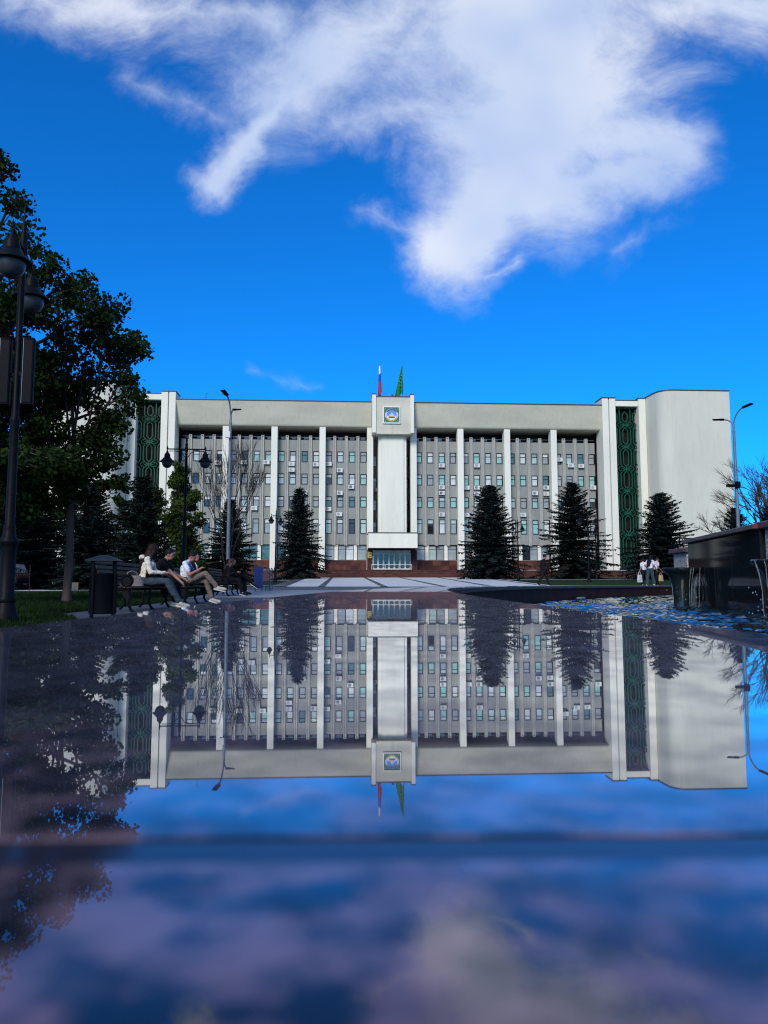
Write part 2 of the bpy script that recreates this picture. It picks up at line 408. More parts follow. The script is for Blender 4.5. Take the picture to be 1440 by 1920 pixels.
strip('road', asphalt, 24, 33, lambda y: -8.5 + (33 - y) * .12, lambda y: 14, .010, 6, 12)
strip('path', midpave, 23.5, 33, lambda y: -6.4 - (y - 24) * .03, lambda y: -2.3 + (y - 24) * .17, .018, 8, 6)
pl0 = lambda y: lerp(-5.8, -10.6, (y - 41) / 57); pl1 = lambda y: lerp(9.6, 13.2, (y - 41) / 57)
strip('plaza_paving', lightpave, 40.5, 99, pl0, pl1, .014, 40, 12)
for k, (x0, x1) in enumerate(((-5.65, -10.3), (-3.4, -6.8), (0, -2.5), (3.25, 2.1), (5.9, 7.1), (9.2, 12.3))):
    hw = .34 if k == 0 else .19
    strip('paving_band', darkstripe, 40.5, 99, (lambda y, a=x0, c=x1: lerp(a, c, (y - 41) / 57) - hw), (lambda y, a=x0, c=x1: lerp(a, c, (y - 41) / 57) + hw), .020, 30, 1)
strip('kerb', lightpave, 40.2, 40.5, lambda y: -14, lambda y: 9.6, .07, 1, 20)
strip('lawn', lawnm, 42, 96, lambda y: -16, lambda y: pl0(y) - .5, .012, 30, 8)
strip('kerb', lightpave, 41.2, 42, lambda y: -16, lambda y: pl0(y) - .5, .04, 1, 8)
strip('lawn', lawnm, 42, 96, lambda y: pl1(y) + .3, lambda y: 60, .012, 30, 20)
strip('kerb', lightpave, 41.3, 42, lambda y: 9.9, lambda y: 60, .05, 1, 20)
strip('path', lightpave, 66, 68, lambda y: -16, lambda y: pl0(y) - .5, .03, 3, 8)
strip('path', lightpave, 72, 74, lambda y: pl1(y) + .3, lambda y: 26, .03, 3, 8)

# ------------------------------------------------------------------ fountain pool
PC = (29.8, .75); RO, RI = 30.0, 29.63; HRIM = CZ - .022
pool = thing('fountain_pool', 'large round fountain pool with wide polished granite rim', 'fountain', (PC[0], PC[1], 0))
def arc(r, a0, a1, n): return [(r * math.cos(lerp(a0, a1, i / n)), r * math.sin(lerp(a0, a1, i / n))) for i in range(n + 1)]
JG = .0064 / RO                       # open joint between stones
da = 1.02 / RO
aj = math.pi - math.asin((.0652 - PC[1]) / PC[0])      # the joint just in front of the lens
edges = [aj + k * da for k in range(-62, 12)]
for k in range(len(edges) - 1):
    a0, a1 = edges[k] + JG / 2, edges[k + 1] - JG / 2; n = 6
    o = arc(RO, a0, a1, n); i_ = arc(RI, a0, a1, n); c = .004
    oc = arc(RO - c, a0, a1, n); ic = arc(RI + c, a0, a1, n)
    rows = [(o, HRIM - .05), (o, HRIM - c), (oc, HRIM), (ic, HRIM), (i_, HRIM - c), (i_, HRIM - .05)]
    b = MB(); W_ = n + 1
    b.add([(x, y, z) for r, z in rows for x, y in r],
          [(q * W_ + j, q * W_ + j + 1, ((q + 1) % 6) * W_ + j + 1, ((q + 1) % 6) * W_ + j) for q in range(6) for j in range(n)] +
          [tuple(q * W_ for q in range(6)), tuple(q * W_ + n for q in range(5, -1, -1))])
    b.build('rim_slab', rimgran, pool)
def ring(name, r0, r1, z0, z1, mat, a0, a1, n=90):
    b = MB(); oo, ii = arc(r1, a0, a1, n), arc(r0, a0, a1, n); W_ = n + 1
    rows = [(oo, z0), (oo, z1), (ii, z1), (ii, z0)]
    b.add([(x, y, z) for r, z in rows for x, y in r], [(q * W_ + j, q * W_ + j + 1, ((q + 1) % 4) * W_ + j + 1, ((q + 1) % 4) * W_ + j) for q in range(4) for j in range(n)])
    return b.build(name, mat, pool)
ring('joint_mortar', RI + .012, RO - .012, HRIM - .045, HRIM - .0002, grout, edges[0], edges[-1], 200)
ring('pool_wall', RI + .03, RO - .03, -.02, HRIM - .0505, poolwall, edges[0], edges[-1], 200)
b = MB(); b.add([(0, 0, .03)] + [(x, y, .03) for x, y in arc(RI + .02, 0, 2 * math.pi, 120)], [(0, j, j + 1) for j in range(1, 121)])
b.build('pool_floor', poolwall, pool)
WL = CZ - .285
def wave(x, y):
    d1 = math.hypot(x - 3.9, y - 9.9); d2 = math.hypot(x - 3.5, y - 6.6)
    amp = .019 + .012 * math.exp(-d1 / 3.0) + .018 * math.exp(-d2 / 2.0)
    h = noise.noise(Vector((x * 3.6, y * 4.4, 1.3))) + .7 * noise.noise(Vector((x * 8.5, y * 10.0, 4.1))) + .25 * noise.noise(Vector((x * 17, y * 19, 7.7)))
    return amp * h
b = MB(); xs = np.arange(.1, 13.0, .042); ys = np.concatenate([np.arange(.15, 11, .042), np.arange(11, 25.5, .09)])
vs = [(x, y, WL + wave(x, y)) for y in ys for x in xs]; nx = len(xs)
def inpool(x, y): return (x - PC[0]) ** 2 + (y - PC[1]) ** 2 < (RI + .02) ** 2
fs = []
for i in range(len(ys) - 1):
    for j in range(nx - 1):
        if inpool(xs[j], ys[i]) and inpool(xs[j + 1], ys[i + 1]) and inpool(xs[j], ys[i + 1]): fs.append((i * nx + j, i * nx + j + 1, (i + 1) * nx + j + 1, (i + 1) * nx + j))
b.keep = True; b.add(vs, fs)
struct(b.build('water', watermat, smooth=180))
b = MB(); b.keep = True; xr = 12.96
b.add([(xr, .2, WL - .01), (56, .2, WL - .01), (50, 20, WL - .01), (30, 28, WL - .01), (xr, 24.5, WL - .01)], [(0, 1, 2, 3, 4)])
struct(b.build('water', watermat))

# fountain wall, pillars, bowls standing in the pool
A = Vector((3.83, 7.6, 0)); Bv = Vector((4.23, 10.4, 0)); dirw = (Bv - A).normalized(); angw = math.atan2(dirw.y, dirw.x)
wallL = (Bv - A).length
fw = thing('fountain_wall', 'low wall of black polished granite panels with sloping brown cap in the fountain pool', 'wall', (A.x, A.y, .03), angw)
b = MB(); b.box(.02, wallL - .02, -.55, -.03, 0, 1.02); b.build('core', blackgran, fw)
for k in range(3):
    b = MB(); b.bbox(k * wallL / 3 + .003, (k + 1) * wallL / 3 - .003, -.03, .0, 0, 1.02, .004); b.build('panel', blackgran, fw)
for k in range(3):
    b = MB(); b.bbox(k * wallL / 3 + .002 - (.02 if k == 0 else 0), (k + 1) * wallL / 3 - .002 + (.05 if k == 2 else 0), -.62, .07, 1.022, 1.075, .008); b.build('cap_stone', brickcap, fw)
def pillar(loc, rz, label, hh, wd=.55, dp=.25):
    t = thing('fountain_pillar', label, 'pillar', loc, rz, 'pebble faced pillars of the fountain')
    b = MB(); b.bbox(-wd / 2, wd / 2, -dp, dp, 0, hh, .01); b.build('shaft', pebble, t)
    b = MB(); b.bbox(-wd / 2 - .06, wd / 2 + .06, -dp - .06, dp + .06, hh + .001, hh + .075, .01); b.build('cap_stone', brickcap, t)
pillar((5.14, 12.3, .03), .05, 'pale pebble faced pillar with red cap behind the farther fountain bowl', .97)
pillar((4.17, 7.465, .03), 0, 'pale pebble faced pillar with red cap at the near end of the black fountain wall', 1.02, .6, .115)
def bowl(loc, label, seed):
    t = thing('fountain_bowl', label, 'fountain bowl', loc, 0, 'bronze bowls spilling water')
    b = MB(); b.lathe([(.125, 0), (.115, .06), (.105, .16), (.105, .26), (.115, .36), (.14, .44), (.165, .51), (.215, .555), (.24, .575), (.245, .60), (.235, .61), (.20, .60), (.12, .575), (.02, .57)], 28)
    b.build('bowl', bronze, t, smooth=50)
    rr = random.Random(seed); b = MB()
    for k in range(12):
        a = rr.uniform(0, 6.283); pts = []; rad = []
        r0 = .243; tuck = rr.uniform(.3, 1.0)
        for i in range(9):
            q = i / 8; z = .605 - .60 * q ** 1.15; r = r0 + .02 * math.sin(q * 3) - tuck * .12 * min(1, q * 2.2)
            a2 = a + rr.uniform(-.03, .03); pts.append((r * math.cos(a2), r * math.sin(a2), z)); rad.append(rr.uniform(.003, .009) * (1 - .3 * q))
        b.tube(pts, rad, 6)
    for k in range(70):
        a = rr.uniform(0, 6.283); r = rr.uniform(.12, .34); z = rr.uniform(.0, .35) * (1 if r < .27 else .35)
        b.ell((r * math.cos(a), r * math.sin(a), z + .02), (.006, .006, .008), nu=6, nv=4)
    b.build('spilling_water', fallwater, t, smooth=180)
bowl((3.93, 9.9, .10), 'dark bronze goblet bowl spilling water at the far end of the black wall', 1)
bowl((3.50, 6.6, .10), 'dark bronze goblet bowl spilling water near the pebble faced end pillar', 2)
b = MB(); b.bbox(-.16, .16, -.05, .05, 0, .10, .01); g = b.build('skimmer_box', steel, None, (3.93, 15.0, .14), R(61))
tag(g, 'small grey overflow grille box against the far pool wall', 'grille')

# ------------------------------------------------------------------ government building
BC = (1.127, 105.0); BA = R(3.4)
bld = thing('government_building', 'long white and grey office block with tall columns, green lattice screens and emblem tower', 'building', (BC[0], BC[1], 0), BA)
def fac(u, v, d=0):                       # photo point -> facade coordinates at depth d behind the column fronts
    n = (-math.sin(BA), math.cos(BA)); t = (math.cos(BA), math.sin(BA)); r = ray(u, v)
    k = ((BC[0] * n[0] + BC[1] * n[1]) + d) / (r[0] * n[0] + r[1] * n[1])
    return (r[0] * k - BC[0]) * t[0] + (r[1] * k - BC[1]) * t[1], r[2] * k + CZ
def bpart(name, mat, x0, x1, y0, y1, z0, z1, parent=None, bev=0):
    b = MB()
    (b.bbox(x0, x1, y0, y1, z0, z1, bev) if bev else b.box(x0, x1, y0, y1, z0, z1))
    return b.build(name, mat, parent or bld)
TERR = 2.45
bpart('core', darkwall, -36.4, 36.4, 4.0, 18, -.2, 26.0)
# wings with rounded inner corner
for s in (-1, 1):
    poly = [(36.66, 16), (36.66, -.9), (36.8, -3.6)]
    for i in range(13):
        a = math.pi / 2 * i / 12; poly.append((38.8 - 1.95 * math.cos(a), -3.75 - 1.95 * math.sin(a)))
    poly += [(46.75, -5.7), (46.75, 16)]
    poly = [(s * x, y) for x, y in poly]
    if s < 0: poly.reverse()
    b = MB(); b.prism(poly, 'z', -.2, 27.3); wing = b.build('wing', stucco_wing, bld, smooth=30)
    lip = [(x + (s * .06 if x * s > 46 else -s * .06), y - .06 if y < 15 else y) for x, y in poly]
    b = MB(); b.prism(lip, 'z', 27.302, 27.46); b.build('roof_edge', rooftar, wing, smooth=30)
    # paired piers beside the screen
    for x0, x1 in ((30.25, 31.14), (31.30, 32.2)):
        bpart('pier', stucco, min(s * x0, s * x1), max(s * x0, s * x1), -1.3, 1.5, TERR - .4, 27.2, bev=.02)
    bpart('pier_groove', fingrey, min(s * 31.15, s * 31.29), max(s * 31.15, s * 31.29), -1.1, 1.5, TERR - .4, 27.15)
    bpart('pier', stucco, min(s * 35.62, s * 36.64), max(s * 35.62, s * 36.64), -1.3, 1.5, TERR - .4, 27.2, bev=.02)
    for x0, x1 in ((30.2, 32.25), (35.57, 36.66)):
        bpart('roof_edge', rooftar, min(s * x0, s * x1), max(s * x0, s * x1), -1.36, 1.5, 27.203, 27.36)
    bpart('lintel', stucco, min(s * 32.21, s * 35.61), max(s * 32.21, s * 35.61), -1.0, 1.5, 26.15, 26.95)
    bpart('roof_edge', rooftar, min(s * 32.26, s * 35.56), max(s * 32.26, s * 35.56), -1.06, 1.5, 26.953, 27.08)
    bpart('screen_back', M('dark_red_panel', (.014, .008, .008), .7, .6, .9, spec=.1), min(s * 32.21, s * 35.61), max(s * 32.21, s * 35.61), .35, .5, TERR - .4, 26.14)
# green lattice panels: one knot and the loops hanging below it, repeated down each screen
def bar(b, pts, w=.135, d=.14, closed=False):
    P = [Vector((p[0], 0, p[1])) for p in pts]
    n = len(P); rng = range(n if closed else n - 1)
    for i in rng:
        p, q = P[i], P[(i + 1) % n]; dd = (q - p).normalized(); nn = Vector((-dd.z, 0, dd.x)) * w / 2
        p2, q2 = p - dd * w * .3, q + dd * w * .3
        vs = [p2 + nn, q2 + nn, q2 - nn, p2 - nn]
        b.add([v + Vector((0, -d / 2, 0)) for v in vs] + [v + Vector((0, d / 2, 0)) for v in vs], [(0, 1, 2, 3), (7, 6, 5, 4), (0, 4, 5, 1), (1, 5, 6, 2), (2, 6, 7, 3), (3, 7, 4, 0)])
def lattice(top=False):
    b = MB(); h = 3.2
    for s in (-1, 1):
        if not top:
            bar(b, [(0, -.35), (s * .36, -.75), (s * .36, -2.45), (0, -2.85)])
            bar(b, [(s * .15, .0), (s * .80, -.62), (s * .80, -2.58), (s * .15, -3.2)])
            bar(b, [(s * 1.66, -.02), (s * 1.18, -.55), (s * 1.18, -2.65), (s * 1.66, -3.18)])
            bar(b, [(s * 1.66, -.62), (s * 1.50, -.80), (s * 1.50, -2.40), (s * 1.66, -2.58)])
        else:
            bar(b, [(0, .35), (s * .36, .75), (s * .36, 1.55), (0, 1.95)])
            bar(b, [(s * .15, 0), (s * .80, .62), (s * .80, 2.6)])
            bar(b, [(s * 1.66, .02), (s * 1.18, .55), (s * 1.18, 1.6), (s * 1.66, 2.05)])
        bar(b, [(0, 0), (s * .45, .32), (s * .95, .30), (s * 1.15, 0), (s * .95, -.30), (s * .45, -.32), (0, 0)], .10, .2)
        bar(b, [(s * .18, -.10), (s * .62, .0), (s * .18, .10)], .08, .22)
    bar(b, [(0, .42), (0, -.42)], .12, .24)
    for k in range(12):  # small tilted bars added around the knot to catch sky gleams
        a = k * math.pi / 6 + .2; r = .62
        Mx = Matrix.Translation((1.25 * r * math.cos(a), -.15, .75 * r * math.sin(a))) @ Matrix.Rotation(a * 1.7, 4, 'Y') @ Matrix.Rotation(R(38), 4, 'X')
        b.box(-.09, .09, -.02, .02, -.03, .03, 0, Mx)
    return b.mesh('lattice_panel', greenpaint)
lat, lat_top = lattice(), lattice(True)
for s in (-1, 1):
    for k in range(7): inst('lattice_panel', lat, bld, (s * 33.91, -.25, 23.5 - 3.2 * k))
    inst('lattice_panel', lat_top, bld, (s * 33.91, -.25, 23.54))
    bpart('lattice_frame', greenpaint, min(s * 32.21, s * 35.61), max(s * 32.21, s * 35.61), -.35, -.1, 25.9, 26.14)
# columns
for c in (3.1, 9.86, 16.64, 23.45):
    for s in (-1, 1):
        bpart('column', stucco, s * c - .435, s * c + .435, 0, 1.28, TERR, 22.9, bev=.015)
# parapet leaning outward towards its top
for s in (-1, 1):
    prof = [(.25, 22.70), (.0, 22.74), (-.16, 22.86), (-.24, 23.05), (-1.22, 26.14), (4, 26.14), (4, 22.70)]
    b = MB(); x0, x1 = sorted((s * 2.95, s * 30.24)); b.prism(prof, 'x', x0, x1); b.build('parapet', stucco_grey, bld, smooth=40)
    bpart('roof_edge', rooftar, x0, x1, -1.30, 4, 26.143, 26.27)
# facade bays: wall panels, fins, windows
ROWS = [(17.93, 19.48), (14.70, 16.24), (11.45, 12.98), (7.68, 9.77)]
def window_mesh(w, h, mull, fr=framemat, t=.10):
    b = MB(); x, z = w / 2, h / 2
    b.box(-x, -x + t, -.05, .05, -z, z); b.box(x - t, x, -.05, .05, -z, z)
    b.box(-x + t, x - t, -.05, .05, -z, -z + t); b.box(-x + t, x - t, -.05, .05, z - t, z)
    for m in mull: b.box(-x + t, x - t, -.045, .045, m - t / 2, m + t / 2)
    return b.mesh('window', fr)
def pane_mesh(w, h, mat):
    b = MB(); b.box(-w / 2, w / 2, -.012, .012, -h / 2, h / 2); return b.mesh('pane', mat)
WW = .90; T = .10
wm = {}
for i, (z0, z1) in enumerate(ROWS):
    h = z1 - z0; key = round(h, 2)
    if key not in wm:
        mz = h / 2 - h * (.36 if h < 1.8 else .30)
        wm[key] = (window_mesh(WW, h, [mz]), mz, [pane_mesh(WW - 2 * T, h / 2 - T - mz - T / 2, p) for p in PANES], [pane_mesh(WW - 2 * T, mz + h / 2 - 1.5 * T, p) for p in PANES])
rw = random.Random(5)
def window(x, y, z0, z1, parent=bld):
    h = z1 - z0; me, mz, up, lo = wm[round(h, 2)]
    o = inst('window', me, parent, (x, y, (z0 + z1) / 2))
    c = rw.choices(range(6), (24, 22, 26, 8, 8, 14))[0]; cu = rw.choices((c, 1, 2, 5), (5, 3, 2, 2))[0]
    a = inst('pane', up[cu], o, (0, .0, (h / 2 - T + mz + T / 2) / 2)); c_ = inst('pane', lo[c], o, (0, 0, (mz - T / 2 - h / 2 + T) / 2))
    return o
WOFF = (-2.5, -.845, .845, 2.5); FOFF = (-1.66, 0, 1.66)
BAYS = [6.48, 13.25, 20.05, 26.90]
fin_b = MB()
fin_b.box(-.21, .21, .12, .5, 6.0, 21.55); fin_b.box(-.21, -.10, -.02, .12, 6.0, 21.62); fin_b.box(.10, .21, -.02, .12, 6.0, 21.62); fin_b.box(-.21, .21, -.03, .5, 21.62, 21.70)
fin = fin_b.mesh('fin', fingrey)
for bc in BAYS:
    for s in (-1, 1):
        c = s * bc; half = 3.39 - .435 - .0
        cells = [(-half, -1.87), (-1.45, -.21), (.21, 1.45), (1.87, half)]
        for (x0, x1), wo in zip(cells, WOFF):
            wo = min(max(wo, x0 + WW / 2 + .02), x1 - WW / 2 - .02)
            zs = [21.1] + [z for r in ROWS for z in (r[1], r[0])] + [6.12]
            for k in range(0, len(zs), 2): bpart('wall_panel', panelgrey, c + x0, c + x1, 1.3, 1.6, zs[k + 1] + .002, zs[k] - .002)
            for z0, z1 in ROWS:
                for q0, q1 in ((x0, wo - WW / 2), (wo + WW / 2, x1)):
                    if q1 - q0 > .03: bpart('jamb', panelgrey, c + q0, c + q1, 1.302, 1.6, z0, z1)
                window(c + wo, 1.45, z0, z1)
                bpart('window_sill', steel, c + wo - .45, c + wo + .45, 1.24, 1.299, z0 - .05, z0 - .005)
        for fo in FOFF: inst('fin', fin, bld, (c + fo, 1.1, 0))
        # recessed loggia on the top floor
        x0, x1 = c - half, c + half
        for wo in WOFF:
            window(c + wo + rw.uniform(-.1, .1), 3.7, 20.6, 20.6 + 1.55 if False else 20.6 + (ROWS[0][1] - ROWS[0][0]))
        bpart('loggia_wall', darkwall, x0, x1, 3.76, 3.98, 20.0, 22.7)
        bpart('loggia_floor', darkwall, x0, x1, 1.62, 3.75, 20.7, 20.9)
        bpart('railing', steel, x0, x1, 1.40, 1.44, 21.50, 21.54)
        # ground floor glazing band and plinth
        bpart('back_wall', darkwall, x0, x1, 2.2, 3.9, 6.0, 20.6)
        for g0, g1 in ((x0 + .02, c - 1.62), (c - 1.12, c), (c, c + 1.12), (c + 1.62, x1 - .02)):
            wdt = g1 - g0
            key = ('g', round(wdt, 2))
            if key not in wm:
                h = 6.08 - 3.93; mz = .48
                wm[key] = (window_mesh(wdt, h, [mz], framemat, .06), [pane_mesh(wdt - .12, h / 2 - .06 - mz - .03, p) for p in PANES], [pane_mesh(wdt - .12, mz + h / 2 - .09, p) for p in PANES])
            me, up, lo = wm[key]
            o = inst('window', me, bld, ((g0 + g1) / 2, 1.75, 5.005))
            ci = rw.choice((1, 2, 2, 5)) if abs(c) < 10 else rw.choice((2, 2, 4, 3))
            inst('pane', up[ci], o, (0, 0, .745)); inst('pane', lo[ci], o, (0, 0, -.28))
        for q in (-1.37, 1.37): bpart('pilaster', stucco, c + q - .24, c + q + .24, 1.45, 1.95, 3.93, 6.1)
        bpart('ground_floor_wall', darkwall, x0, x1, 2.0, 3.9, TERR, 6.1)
        bpart('plinth_core', redgran2, x0, x1, 1.36, 1.99, TERR, 3.90)
        nt = 5
        for rrow in range(2):
            for q in range(nt):
                t0 = x0 + (x1 - x0) * (q + (.0 if rrow == 0 else .0)) / nt; t1 = x0 + (x1 - x0) * (q + 1) / nt
                zz0 = TERR + rrow * .72; zz1 = zz0 + (.715 if rrow == 0 else .74)
                bpart('granite_tile', redgran if rw.random() < .6 else redgran2, t0 + .006, t1 - .006, 1.32 - rw.uniform(0, .012), 1.36, zz0 + .004, zz1)
        bpart('window_sill', stucco, x0, x1, 1.26, 1.75, 3.915, 3.935)
# central tower
bpart('tower_shaft', stucco, -1.55, 1.62, -.9, 3.9, 6.6, 21.9, bev=.02)
bpart('tower_shaft_strip', stucco, -1.96, -1.56, -.7, 3.9, 6.6, 21.9)
bpart('tower_shaft_strip', stucco, 1.63, 2.0, -.7, 3.9, 6.6, 21.9)
bpart('emblem_block', stucco_grey, -2.35, 2.45, -1.9, 4, 21.48, 26.75, bev=.02)
bpart('emblem_block_groove', fingrey, -.03, .03, -1.93, -1.9, 21.6, 22.6)
for x0, x1 in ((-2.92, -2.36), (2.46, 2.98)): bpart('emblem_block_post', stucco, x0, x1, -2.1, 4, 21.62, 27.05, bev=.02); bpart('roof_edge', rooftar, x0 - .03, x1 + .03, -2.14, 4, 27.053, 27.22)
bpart('roof_edge', rooftar, -2.35, 2.45, -1.96, 4, 26.753, 26.9)
for s in (-1, 1):
    x0, x1 = sorted((s * 1.98, s * 2.66))
    zs = [21.4] + [z for r in ROWS for z in (r[1] - .25, r[0] - .25)] + [6.0]
    for k in range(0, len(zs), 2): bpart('wall_panel', panelgrey, x0, x1, 3.2, 3.9, zs[k + 1] + .002, zs[k] - .002)
    for z0, z1 in ROWS:
        h = z1 - z0; key = ('n', round(h, 2))
        if key not in wm:
            mz = h / 2 - h * .38
            wm[key] = (window_mesh(.66, h, [mz], framemat, .06), mz, [pane_mesh(.54, h / 2 - .09 - mz, p) for p in PANES], [pane_mesh(.54, mz + h / 2 - .09, p) for p in PANES])
        me, mz, up, lo = wm[key]; o = inst('window', me, bld, ((x0 + x1) / 2, 3.4, (z0 + z1) / 2 - .25)); ci = rw.randrange(6)
        inst('pane', up[1], o, (0, 0, (h / 2 - .06 + mz + .03) / 2)); inst('pane', lo[ci], o, (0, 0, (mz - .03 - h / 2 + .06) / 2))
# entrance: canopy, doors, steps
can = bpart('canopy', stucco, -3.46, 3.24, -3.6, 1.2, 5.42, 7.42, bev=.015)
bpart('roof_edge', rooftar, -3.51, 3.29, -3.65, 1.2, 7.423, 7.55, can)
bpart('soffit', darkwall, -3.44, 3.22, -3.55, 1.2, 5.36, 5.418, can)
bpart('entrance_wall', redgran2, -3.5, -2.75, -.2, 3.0, TERR, 5.36); bpart('entrance_wall', redgran2, 2.62, 3.5, -.2, 3.0, TERR, 5.36)
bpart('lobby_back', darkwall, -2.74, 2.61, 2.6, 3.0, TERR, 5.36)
nd = 7; dw = (2.6 + 2.72) / nd
for k in range(nd):
    x0 = -2.72 + k * dw
    d_ = MB(); t = .10
    for q in ((x0, x0 + t), (x0 + dw - t - .01, x0 + dw - .01)): d_.box(q[0], q[1], -.16, -.08, TERR + .12, 5.25)
    d_.box(x0 + t, x0 + dw - t - .01, -.16, -.08, TERR + .12, TERR + .26); d_.box(x0 + t, x0 + dw - t - .01, -.16, -.08, 4.75, 4.83); d_.box(x0 + t, x0 + dw - t - .01, -.16, -.08, 5.17, 5.25)
    dr = d_.build('door', whiteframe, bld)
    b = MB(); b.box(x0 + t, x0 + dw - t - .01, -.13, -.11, TERR + .26, 4.75); b.box(x0 + t, x0 + dw - t - .01, -.13, -.11, 4.83, 5.17); b.build('pane', panemat('door_glass', (.01, .014, .014), .03) if k == 0 else bpy.data.materials['door_glass'], dr)
b = MB(); b.box(-2.9, 2.75, -.6, -.52, TERR + .75, TERR + .83)
for q in (-2.9, -1.0, .9, 2.7): b.box(q, q + .05, -.58, -.53, TERR, TERR + .75)
b.build('handrail', whiteframe, bld)
for z in (4.55, 5.0): bpart('gold_plaque', gold, -3.42, -2.86, -.235, -.205, z - .36, z + .02); bpart('plaque_text', blackiron, -3.30, -2.98, -.240, -.2355, z - .22, z - .12)
bpart('terrace', redgran2, -37, 37, -4.6, 3.9, -.2, TERR - .003)
nst = 6
for k in range(nst):
    z1 = TERR - .003 - (k + 1) * (TERR - 1.44) / (nst + .4); bpart('step', redgran if k % 2 else redgran2, -11.2, 9.2, -4.6 - (k + 1) * .36, -4.603 - k * .36, 1.0, z1)
for k in range(40):
    x0 = -37 + k * 1.85
    if x0 + 1.84 < -11.3 or x0 > 9.3: bpart('granite_tile', redgran2 if rw.random() < .6 else redgran, x0 + .006, x0 + 1.84, -4.64 - rw.uniform(0, .01), -4.602, .9, TERR - .12)
bpart('terrace_edge', midpave, -37, -11.25, -4.75, -4.3, TERR - .115, TERR + .0); bpart('terrace_edge', midpave, 9.25, 37, -4.75, -4.3, TERR - .115, TERR + .0)
# roof details
bpart('roof_vent', rooftar, -.2, .15, -1.7, -1.4, 26.9, 27.2)
b = MB(); b.tube([(-26.5, 1, 26.2), (-26.5, 1, 27.6), (-26.2, 1, 27.65)], .04, 6); b.build('roof_mast', rooftar, bld)

# emblem
em = thing('emblem', 'square green emblem with a round white and blue crest on the tower front', 'emblem', (0, 0, 0), BA)
u0, z0 = fac(734.5, 778, -2.1)
em.location = Vector((BC[0], BC[1], 0)) + Matrix.Rotation(BA, 3, 'Z') @ Vector((u0, -1.902, z0))
b = MB(); S = 1.22
b.box(-S, S, -.22, 0, S - .14, S); b.box(-S, S, -.22, 0, -S, -S + .14); b.box(-S, -S + .14, -.22, 0, -S + .14, S - .14); b.box(S - .14, S, -.22, 0, -S + .14, S - .14); b.build('frame', whiteframe, em)
egreen = M('emblem_green', (.02, .17, .10), .5, .2, 3); eblue = M('emblem_blue', (.10, .26, .60), .5, .3, 4); elil = M('emblem_lilac', (.50, .55, .72), .5, .15, 4); edark = M('emblem_navy', (.03, .05, .16), .5, .2, 4); ewhite = M('emblem_white', (.8, .82, .82), .5, .05, 4); eblack = M('emblem_black', (.02, .018, .012), .5, .2, 4)
b = MB(); b.box(-S + .14, S - .14, -.10, 0, -S + .14, S - .14); b.build('field', egreen, em)
def disc(name, mat, r, y, a0=0, a1=360, r0=0, cz=0, n=40):
    b = MB(); pts = [(r * math.cos(R(lerp(a0, a1, i / n))), cz + r * math.sin(R(lerp(a0, a1, i / n)))) for i in range(n + 1)]
    if r0: pts += [(r0 * math.cos(R(lerp(a1, a0, i / n))), cz + r0 * math.sin(R(lerp(a1, a0, i / n)))) for i in range(n + 1)]
    elif a1 - a0 < 360: pass
    else: pts = pts[:-1]
    if r0:
        m_ = n + 1; vs = [(x, y, z) for x, z in pts] + [(x, y + .02, z) for x, z in pts]; N2 = 2 * m_
        b.add(vs, [(i, N2 - 1 - i, N2 - 2 - i, i + 1) for i in range(n)] + [(i, i + 1, N2 + i + 1, N2 + i) for i in range(n)])
    else: b.prism(pts, 'y', y, y + .02)
    return b.build(name, mat, em)
disc('ring', elil, .93, -.125); disc('ring_arc', edark, .84, -.150, 35, 145, .72); disc('sky_disc', eblue, .70, -.148)
disc('snow_field', ewhite, .70, -.172, 190, 350); disc('gold_arc', goldpaint, .90, -.152, 205, 335, .70)
b = MB(); b.prism([(-.55, -.2), (-.15, .18), (.02, .42), (.2, .15), (.55, -.2)], 'y', -.196, -.178); b.build('mountain', elil, em)
b = MB(); b.prism([(-.42, -.28), (.42, -.28), (.30, -.16), (-.30, -.16)], 'y', -.215, -.2); b.build('table', goldpaint, em)
b = MB(); b.box(-.44, .44, -.215, -.2, -.40, -.31); b.build('table_edge', eblack, em)
for a in range(12):
    t_ = R(30 + a * 120 / 11); b = MB(); b.prism([(.885 * math.cos(t_) + .05 * math.cos(q * 2.513 + 1.571) , .885 * math.sin(t_) + .05 * math.sin(q * 2.513 + 1.571)) for q in range(5)], 'y', -.160, -.146); b.build('star', edark, em)
for sx in (-1, 1):
    for sz in (-1, 1): b = MB(); b.prism([(sx * .88 + .13 * math.cos(q * 1.5708), sz * .88 + .13 * math.sin(q * 1.5708)) for q in range(4)], 'y', -.14, -.098); b.build('corner_mark', M('emblem_mint', (.12, .36, .24), .5, .1, 3) if sx + sz == -2 else bpy.data.materials['emblem_mint'], em)

